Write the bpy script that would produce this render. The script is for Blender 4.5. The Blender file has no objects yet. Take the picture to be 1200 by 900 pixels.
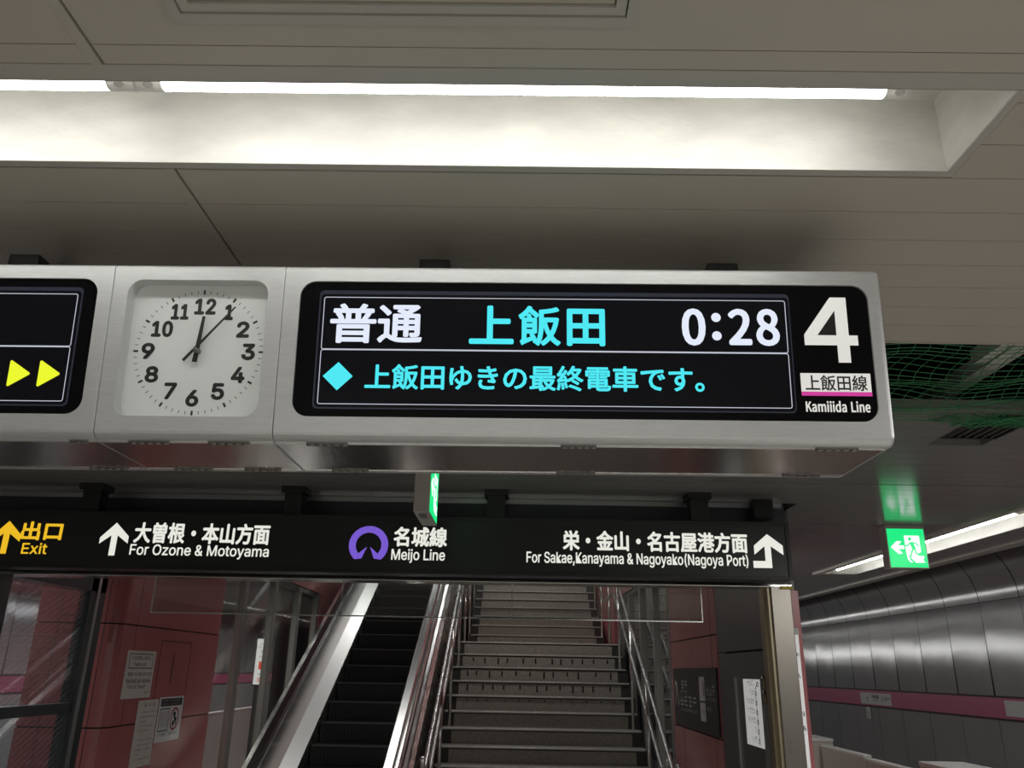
import bpy, bmesh, math, random, json
from mathutils import Vector, Matrix
random.seed(7)
S = bpy.context.scene
COL = S.collection
PI = math.pi

# ------------------------------------------------------------------ camera
cam = bpy.data.cameras.new('camera')
cam.sensor_width = 36.0
cam.lens = 947.64 / 1200.0 * 36.0
cam.clip_start = 0.02
cam_o = bpy.data.objects.new('camera', cam)
COL.objects.link(cam_o)
pitch, roll, yaw = math.radians(19.508787), math.radians(1.06013782), math.radians(-0.68727351)
fw = Vector((math.sin(yaw) * math.cos(pitch), math.cos(yaw) * math.cos(pitch), math.sin(pitch)))
rt = Vector((math.cos(yaw), -math.sin(yaw), 0))
up = rt.cross(fw)
r2 = rt * math.cos(roll) + up * math.sin(roll)
u2 = up * math.cos(roll) - rt * math.sin(roll)
M = Matrix((r2, u2, -fw)).transposed().to_4x4()
M.translation = Vector((0, 0, 1.8))
cam_o.matrix_world = M
S.camera = cam_o

# ------------------------------------------------------------------ colour management, world, lamps
S.view_settings.view_transform = 'Standard'
S.view_settings.look = 'None'
S.view_settings.gamma = 1.0
S.view_settings.use_curve_mapping = False
S.view_settings.exposure = 0.0
S.cycles.use_denoising = True
S.cycles.max_bounces = 10
S.cycles.diffuse_bounces = 6
S.cycles.glossy_bounces = 5
S.cycles.transparent_max_bounces = 16
S.cycles.sample_clamp_indirect = 6.0
W = bpy.data.worlds.new('station_dark')
S.world = W
W.use_nodes = True
W.node_tree.nodes['Background'].inputs[0].default_value = (0.5, 0.52, 0.55, 1)
W.node_tree.nodes['Background'].inputs[1].default_value = 0.012

TUBE_EMIT = 14.5      # fluorescent tubes over the platform
SIDE_EMIT = 22.0      # tubes of the light rows along the platform edges


def area(name, loc, sx, sy, power, rot=(0, 0, 0), col=(1, 0.985, 0.955)):
    l = bpy.data.lights.new(name, 'AREA')
    l.shape = 'RECTANGLE'
    l.size, l.size_y = sx, sy
    l.energy = power
    l.color = col
    o = bpy.data.objects.new(name, l)
    o.location = loc
    o.rotation_euler = rot
    COL.objects.link(o)
    return o


# the other lamp rows along both platform edges, plus a back row added as fill
area('edge_lamp_row_right', (2.95, -0.2, 2.68), 0.12, 5.6, 120)
area('edge_lamp_row_left', (-4.3, 14.5, 2.68), 0.12, 19.0, 200)
area('cross_fill_row_back', (-0.6, -6.4, 2.68), 6.0, 0.16, 385)
# unseen fill lamps added under the stairwell roof to light the steps
area('stairwell_fill', (-0.6, 13.5, 5.2), 3.2, 0.2, 45)
area('stairwell_fill_low', (-0.4, 9.6, 4.7), 3.2, 0.2, 30)
# unseen fill row added to put a glow on the right track wall
area('wall_glow_fill', (1.60, 16.0, 2.36), 0.05, 19.0, 40, (0, math.radians(-90), 0))


# ------------------------------------------------------------------ materials
def mat(name, base=(0.5, 0.5, 0.5), rough=0.5, metal=0.0, spec=0.5, var=0.0, vscale=6.0, stretch=(1, 1, 1),
        bump=0.0, bscale=40.0, rvar=0.0, emit=None, estr=0.0, coat=0.0):
    m = bpy.data.materials.new(name)
    m.use_nodes = True
    nt = m.node_tree
    b = nt.nodes['Principled BSDF']
    b.inputs['Base Color'].default_value = (*base, 1)
    b.inputs['Roughness'].default_value = rough
    b.inputs['Metallic'].default_value = metal
    b.inputs['Specular IOR Level'].default_value = spec
    if coat:
        b.inputs['Coat Weight'].default_value = coat
        b.inputs['Coat Roughness'].default_value = 0.08
    if emit:
        b.inputs['Emission Color'].default_value = (*emit, 1)
        b.inputs['Emission Strength'].default_value = estr
    if var or bump or rvar:
        tc = nt.nodes.new('ShaderNodeTexCoord')
        mp = nt.nodes.new('ShaderNodeMapping')
        mp.inputs['Scale'].default_value = stretch
        nt.links.new(tc.outputs['Object'], mp.inputs[0])
        n = nt.nodes.new('ShaderNodeTexNoise')
        n.inputs['Scale'].default_value = vscale
        n.inputs['Detail'].default_value = 5
        nt.links.new(mp.outputs[0], n.inputs['Vector'])
        if var:
            r = nt.nodes.new('ShaderNodeValToRGB')
            r.color_ramp.elements[0].position = 0.3
            r.color_ramp.elements[1].position = 0.7
            r.color_ramp.elements[0].color = (*[c * (1 - var) for c in base], 1)
            r.color_ramp.elements[1].color = (*[min(1, c * (1 + var)) for c in base], 1)
            nt.links.new(n.outputs['Fac'], r.inputs[0])
            nt.links.new(r.outputs[0], b.inputs['Base Color'])
        if rvar:
            mr = nt.nodes.new('ShaderNodeMapRange')
            mr.inputs['To Min'].default_value = max(0.02, rough - rvar)
            mr.inputs['To Max'].default_value = rough + rvar
            nt.links.new(n.outputs['Fac'], mr.inputs['Value'])
            nt.links.new(mr.outputs[0], b.inputs['Roughness'])
        if bump:
            n2 = nt.nodes.new('ShaderNodeTexNoise')
            n2.inputs['Scale'].default_value = bscale
            n2.inputs['Detail'].default_value = 3
            nt.links.new(mp.outputs[0], n2.inputs['Vector'])
            bp = nt.nodes.new('ShaderNodeBump')
            bp.inputs['Strength'].default_value = bump
            bp.inputs['Distance'].default_value = 0.01
            nt.links.new(n2.outputs['Fac'], bp.inputs['Height'])
            nt.links.new(bp.outputs[0], b.inputs['Normal'])
    return m


def emission(name, col, strength=1.0, base=(0.02, 0.02, 0.02), rough=0.25):
    return mat(name, base, rough, emit=col, estr=strength)


def glassmat(name, tint=(0.9, 0.92, 0.92), gloss=1.0, rough=0.02, veil=0.0):
    m = bpy.data.materials.new(name)
    m.use_nodes = True
    nt = m.node_tree
    nt.nodes.remove(nt.nodes['Principled BSDF'])
    out = nt.nodes['Material Output']
    t = nt.nodes.new('ShaderNodeBsdfTransparent')
    t.inputs[0].default_value = (*tint, 1)
    g = nt.nodes.new('ShaderNodeBsdfGlossy')
    g.inputs['Roughness'].default_value = rough
    g.inputs['Color'].default_value = (gloss, gloss, gloss, 1)
    f = nt.nodes.new('ShaderNodeFresnel')
    # both faces of a pane reflect alike: inverse index on the inner side
    geo = nt.nodes.new('ShaderNodeNewGeometry')
    ior = nt.nodes.new('ShaderNodeMapRange')
    ior.inputs['To Min'].default_value = 1.5
    ior.inputs['To Max'].default_value = 1.0 / 1.5
    nt.links.new(geo.outputs['Backfacing'], ior.inputs['Value'])
    nt.links.new(ior.outputs[0], f.inputs['IOR'])
    mx = nt.nodes.new('ShaderNodeMixShader')
    nt.links.new(f.outputs[0], mx.inputs[0])
    nt.links.new(t.outputs[0], mx.inputs[1])
    nt.links.new(g.outputs[0], mx.inputs[2])
    last = mx
    if veil:
        d = nt.nodes.new('ShaderNodeBsdfDiffuse')
        d.inputs[0].default_value = (0.5, 0.5, 0.5, 1)
        mx2 = nt.nodes.new('ShaderNodeMixShader')
        mx2.inputs[0].default_value = veil
        nt.links.new(mx.outputs[0], mx2.inputs[1])
        nt.links.new(d.outputs[0], mx2.inputs[2])
        last = mx2
    nt.links.new(last.outputs[0], out.inputs[0])
    return m


def wired_glass(name):
    # glass with a fine diagonal wire pattern in it
    m = glassmat(name, (0.86, 0.88, 0.9), veil=0.02)
    nt = m.node_tree
    out = nt.nodes['Material Output']
    prev = out.inputs[0].links[0].from_node
    tc = nt.nodes.new('ShaderNodeTexCoord')
    mp = nt.nodes.new('ShaderNodeMapping')
    mp.inputs['Rotation'].default_value = (math.radians(-27), 0, 0)
    nt.links.new(tc.outputs['Object'], mp.inputs[0])
    wv = nt.nodes.new('ShaderNodeTexWave')
    wv.bands_direction = 'Z'
    wv.inputs['Scale'].default_value = 9.0
    nt.links.new(mp.outputs[0], wv.inputs[0])
    r = nt.nodes.new('ShaderNodeValToRGB')
    r.color_ramp.elements[0].position = 0.75
    r.color_ramp.elements[1].position = 0.95
    r.color_ramp.elements[1].color = (0.20, 0.20, 0.20, 1)
    nt.links.new(wv.outputs['Fac'], r.inputs[0])
    d = nt.nodes.new('ShaderNodeBsdfDiffuse')
    d.inputs[0].default_value = (0.6, 0.6, 0.62, 1)
    mx = nt.nodes.new('ShaderNodeMixShader')
    nt.links.new(r.outputs[0], mx.inputs[0])
    nt.links.new(prev.outputs[0], mx.inputs[1])
    nt.links.new(d.outputs[0], mx.inputs[2])
    nt.links.new(mx.outputs[0], out.inputs[0])
    return m


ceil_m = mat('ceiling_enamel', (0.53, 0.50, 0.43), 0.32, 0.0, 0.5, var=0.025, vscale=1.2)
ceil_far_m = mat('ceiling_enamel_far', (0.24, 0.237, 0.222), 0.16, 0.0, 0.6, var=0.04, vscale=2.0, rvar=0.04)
gap_m = mat('shadow_gap', (0.02, 0.02, 0.02), 0.9)
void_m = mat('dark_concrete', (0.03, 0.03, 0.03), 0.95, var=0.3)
trough_m = mat('trough_white_enamel', (0.74, 0.735, 0.69), 0.45, var=0.10, vscale=7.0, stretch=(1, 1, 2.2), bump=0.08, bscale=60)
frame_m = mat('trough_frame_enamel', (0.50, 0.49, 0.44), 0.4)
tube_m = emission('lit_tube', (1, 0.985, 0.95), TUBE_EMIT)
tube2_m = emission('lit_tube_edge', (1, 0.99, 0.97), SIDE_EMIT)
cap_m = mat('tube_cap_plastic', (0.85, 0.84, 0.80), 0.4)
capdot_m = mat('tube_cap_disc', (0.42, 0.42, 0.40), 0.5)
alu_m = mat('satin_aluminium', (0.62, 0.635, 0.64), 0.38, 0.55, var=0.05, vscale=30, stretch=(1, 1, 9), rvar=0.05)
steel_m = mat('polished_steel', (0.72, 0.70, 0.67), 0.20, 1.0, rvar=0.06, vscale=25, stretch=(1, 0.1, 6))
brush_m = mat('brushed_steel', (0.62, 0.61, 0.585), 0.28, 1.0, rvar=0.08, vscale=30, stretch=(8, 0.3, 0.3))
bright_m = mat('bright_steel', (0.80, 0.80, 0.79), 0.24, 1.0)
deck_m = mat('satin_deck', (0.85, 0.85, 0.84), 0.34, 0.55)
jamb_m = mat('bronze_steel', (0.30, 0.28, 0.245), 0.28, 1.0, rvar=0.02, vscale=20, stretch=(6, 6, 0.3))
hinge_m = mat('hinge_metal', (0.26, 0.25, 0.235), 0.45, 0.8)
black_m = mat('black_screen', (0.003, 0.003, 0.004), 0.08, 0.0, 0.2)
lcdcell_m = mat('lcd_cell', (0.002, 0.002, 0.003), 0.12, 0.0, 0.2, emit=(0.7, 0.75, 1.0), estr=0.0035)
lcdrim_m = mat('lcd_rim', (0.01, 0.01, 0.014), 0.12, emit=(0.55, 0.65, 1.0), estr=0.030)
lcdline_m = emission('lcd_line', (0.82, 0.86, 1.0), 0.62)
lcdwhite_m = emission('lcd_white', (0.80, 0.86, 1.0), 0.95)
lcdcyan_m = emission('lcd_cyan', (0.06, 0.83, 0.93), 0.95)
lcdyellow_m = emission('lcd_yellow', (0.84, 0.95, 0.02), 0.98)
platewhite_m = emission('plate_white', (0.80, 0.79, 0.74), 0.66, (0.4, 0.4, 0.4))
plateblack_m = mat('plate_black_ink', (0.01, 0.01, 0.012), 0.4)
magenta_em = emission('plate_magenta', (0.62, 0.05, 0.34), 0.75, (0.3, 0.02, 0.15))
dial_m = mat('clock_dial_white', (0.95, 0.955, 0.95), 0.5)
topcover_m = mat('darkened_top_cover', (0.10, 0.10, 0.095), 0.8, var=0.2)  # top and back faces darkened to cut bounce light on the ceiling
dialside_m = mat('clock_case_inside', (0.60, 0.61, 0.60), 0.5)
ink_m = mat('black_ink', (0.012, 0.012, 0.012), 0.45)
signblack_m = mat('sign_black', (0.022, 0.024, 0.024), 0.35, var=0.1)
signframe_m = mat('sign_black_frame', (0.016, 0.017, 0.017), 0.4)
sw_m = emission('sign_white', (0.86, 0.86, 0.78), 0.92)
sy_m = emission('sign_yellow', (0.95, 0.56, 0.02), 0.88)
sp_m = emission('sign_purple', (0.24, 0.13, 0.80), 0.75)
green_m = emission('exit_green', (0.010, 0.72, 0.20), 1.2)
exitwhite_m = emission('exit_white', (0.86, 1.0, 0.93), 1.3)
exitcase_m = mat('exit_case', (0.42, 0.40, 0.36), 0.4)
red_m = mat('red_enamel_panel', (0.46, 0.155, 0.16), 0.22, 0.0, 0.5, var=0.06, vscale=3)
wall_m = mat('track_wall_enamel', (0.47, 0.475, 0.485), 0.13, 0.35, var=0.04, vscale=2.0, rvar=0.02, bump=0.05, bscale=70)
band_m = mat('track_wall_band', (0.50, 0.13, 0.235), 0.35)
bandedge_m = mat('track_wall_band_edge', (0.03, 0.01, 0.015), 0.5)
grey_m = mat('grey_enamel_door', (0.12, 0.125, 0.13), 0.30, 0.2, var=0.05)
darkgrey_m = mat('dark_grey_paint', (0.055, 0.065, 0.07), 0.35, 0.2)
alustrip_m = mat('aluminium_strip', (0.55, 0.56, 0.56), 0.35, 0.9)
paper_m = mat('paper', (0.62, 0.60, 0.55), 0.6, var=0.04)
mapglow_m = emission('map_paper_glow', (1, 1, 1), 0.30, (0.8, 0.8, 0.8))  # white map paper brightened by an added glow
paperwhite_m = mat('paper_white', (0.80, 0.80, 0.80), 0.25, coat=0.6)
papergrey_m = mat('plate_light_grey', (0.62, 0.62, 0.60), 0.5)
inkgrey_m = mat('grey_ink', (0.10, 0.10, 0.10), 0.6)
redink_m = mat('red_ink', (0.35, 0.05, 0.04), 0.6)
advert_m = emission('lit_advert', (1, 0.97, 0.93), 0.95)
advertred_m = emission('lit_advert_red', (0.95, 0.10, 0.03), 0.9)
advertpink_m = emission('lit_advert_pink', (1.0, 0.55, 0.48), 0.9)
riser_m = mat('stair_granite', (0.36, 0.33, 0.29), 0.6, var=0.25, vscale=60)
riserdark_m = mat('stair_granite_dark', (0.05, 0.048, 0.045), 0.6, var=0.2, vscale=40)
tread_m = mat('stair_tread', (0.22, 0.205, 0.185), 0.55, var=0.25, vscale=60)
nosing_m = mat('stair_nosing', (0.58, 0.56, 0.52), 0.35, 0.3)
slot_m = mat('dark_slot', (0.012, 0.012, 0.012), 0.8)
estep_m = mat('escalator_step', (0.022, 0.022, 0.023), 0.4, 0.5)
eline_m = mat('escalator_cleat_edge', (0.15, 0.15, 0.15), 0.4, 0.5)
rubber_m = mat('black_rubber', (0.02, 0.02, 0.021), 0.25, 0.0, 0.5)
floor_m = mat('platform_granite', (0.52, 0.50, 0.465), 0.35, var=0.12, vscale=40)
track_m = mat('track_bed', (0.06, 0.055, 0.05), 0.9, var=0.3)
post_m = mat('hairline_post', (0.30, 0.29, 0.27), 0.42, 0.6)
gatepale_m = mat('platform_gate_pale', (0.33, 0.37, 0.37), 0.4)
gate_m = mat('platform_gate_enamel', (0.52, 0.49, 0.44), 0.4)
gatewhite_m = mat('platform_gate_white', (0.72, 0.72, 0.70), 0.4)
net_m = mat('green_net_cord', (0.06, 0.30, 0.12), 0.7)
beam_m = mat('galvanised_tray', (0.78, 0.78, 0.74), 0.5, 0.3, var=0.15, vscale=10)
brass_m = mat('brass_hinge', (0.36, 0.315, 0.215), 0.35, 0.9)
yellow_m = mat('yellow_tape', (0.55, 0.45, 0.03), 0.5)
glass_m = glassmat('clear_glass', (0.93, 0.95, 0.95))
veil_m = glassmat('smoke_barrier_glass', (0.86, 0.88, 0.87), veil=0.05)
stairglass_m = glassmat('screen_glass', (0.86, 0.88, 0.87))
wired_m = wired_glass('wired_glass')


# ------------------------------------------------------------------ mesh helpers
class MB:
    def __init__(self):
        self.v = []
        self.f = []
        self.mi = []
        self.sm = []
        self.cur = 0
        self.smooth = False

    def add(self, verts, faces):
        k = len(self.v)
        self.v += [Vector(p) for p in verts]
        for f in faces:
            self.f.append([k + i for i in f])
            self.mi.append(self.cur)
            self.sm.append(self.smooth)

    def box(self, x0, x1, y0, y1, z0, z1, bev=0.0):
        if bev <= 0:
            self.add([(x0, y0, z0), (x1, y0, z0), (x1, y1, z0), (x0, y1, z0), (x0, y0, z1), (x1, y0, z1), (x1, y1, z1), (x0, y1, z1)],
                     [(0, 3, 2, 1), (4, 5, 6, 7), (0, 1, 5, 4), (1, 2, 6, 5), (2, 3, 7, 6), (3, 0, 4, 7)])
            return
        bm = bmesh.new()
        bmesh.ops.create_cube(bm, size=1)
        for q in bm.verts:
            q.co = Vector(((x0 + x1) / 2 + q.co.x * (x1 - x0), (y0 + y1) / 2 + q.co.y * (y1 - y0), (z0 + z1) / 2 + q.co.z * (z1 - z0)))
        bmesh.ops.bevel(bm, geom=bm.edges[:], offset=bev, segments=2, affect='EDGES', profile=0.5)
        bm.verts.index_update()
        self.add([q.co.copy() for q in bm.verts], [[q.index for q in f.verts] for f in bm.faces])
        bm.free()

    def quad(self, a, b, c, d):
        self.add([a, b, c, d], [(0, 1, 2, 3)])

    def loft(self, rings, closed=True, cap=True):
        n = len(rings[0])
        vs = [p for r in rings for p in r]
        fs = []
        for i in range(len(rings) - 1):
            for j in range(n if closed else n - 1):
                a, b = i * n + j, i * n + (j + 1) % n
                fs.append((a, b, b + n, a + n))
        if cap:
            fs.append(tuple(range(n - 1, -1, -1)))
            fs.append(tuple(range((len(rings) - 1) * n, len(rings) * n)))
        self.add(vs, fs)

    def tube(self, path, r, n=8):
        path = [Vector(p) for p in path]
        rings = []
        sm = self.smooth
        self.smooth = True
        for i, p in enumerate(path):
            a = path[max(i - 1, 0)]
            b = path[min(i + 1, len(path) - 1)]
            d = (b - a).normalized()
            ref = Vector((0, 0, 1)) if abs(d.z) < 0.9 else Vector((1, 0, 0))
            s = d.cross(ref).normalized()
            t = s.cross(d)
            rings.append([p + s * (r * math.cos(2 * PI * k / n)) + t * (r * math.sin(2 * PI * k / n)) for k in range(n)])
        self.loft(rings)
        self.smooth = sm

    def build(self, name, mats, parent=None):
        off = Vector(parent['_loc']) if parent is not None and '_loc' in parent else Vector((0, 0, 0))
        me = bpy.data.meshes.new(name)
        me.from_pydata([p - off for p in self.v], [], self.f)
        if not isinstance(mats, (list, tuple)):
            mats = [mats]
        for m in mats:
            me.materials.append(m)
        for p, i, s in zip(me.polygons, self.mi, self.sm):
            p.material_index = i
            p.use_smooth = s
        me.update()
        o = bpy.data.objects.new(name, me)
        COL.objects.link(o)
        if parent is not None:
            o.parent = parent
            o['_loc'] = tuple(off)
            TMP.append(o)
        return o


TMP = []


def tag(o, label=None, cat=None, group=None, kind=None):
    if label:
        o['label'] = label
    if cat:
        o['category'] = cat
    if group:
        o['group'] = group
    if kind:
        o['kind'] = kind
    return o


def thing(name, loc, label, cat, group=None, kind=None):
    o = bpy.data.objects.new(name, None)
    o.empty_display_size = 0.1
    o.location = loc
    o['_loc'] = tuple(loc)
    TMP.append(o)
    COL.objects.link(o)
    return tag(o, label, cat, group, kind)


def struct(name, mb, mats, label=None):
    o = mb.build(name, mats)
    o['kind'] = 'structure'
    if label:
        o['label'] = label
    return o


# a flat plane to draw on: origin o, axes u and v, outward normal n
class Plane:
    def __init__(self, o, u, v):
        self.o = Vector(o)
        self.u = Vector(u).normalized()
        self.v = Vector(v).normalized()
        self.n = self.u.cross(self.v)

    def at(self, u, v, w=0.0):
        return self.o + self.u * u + self.v * v + self.n * w


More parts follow.
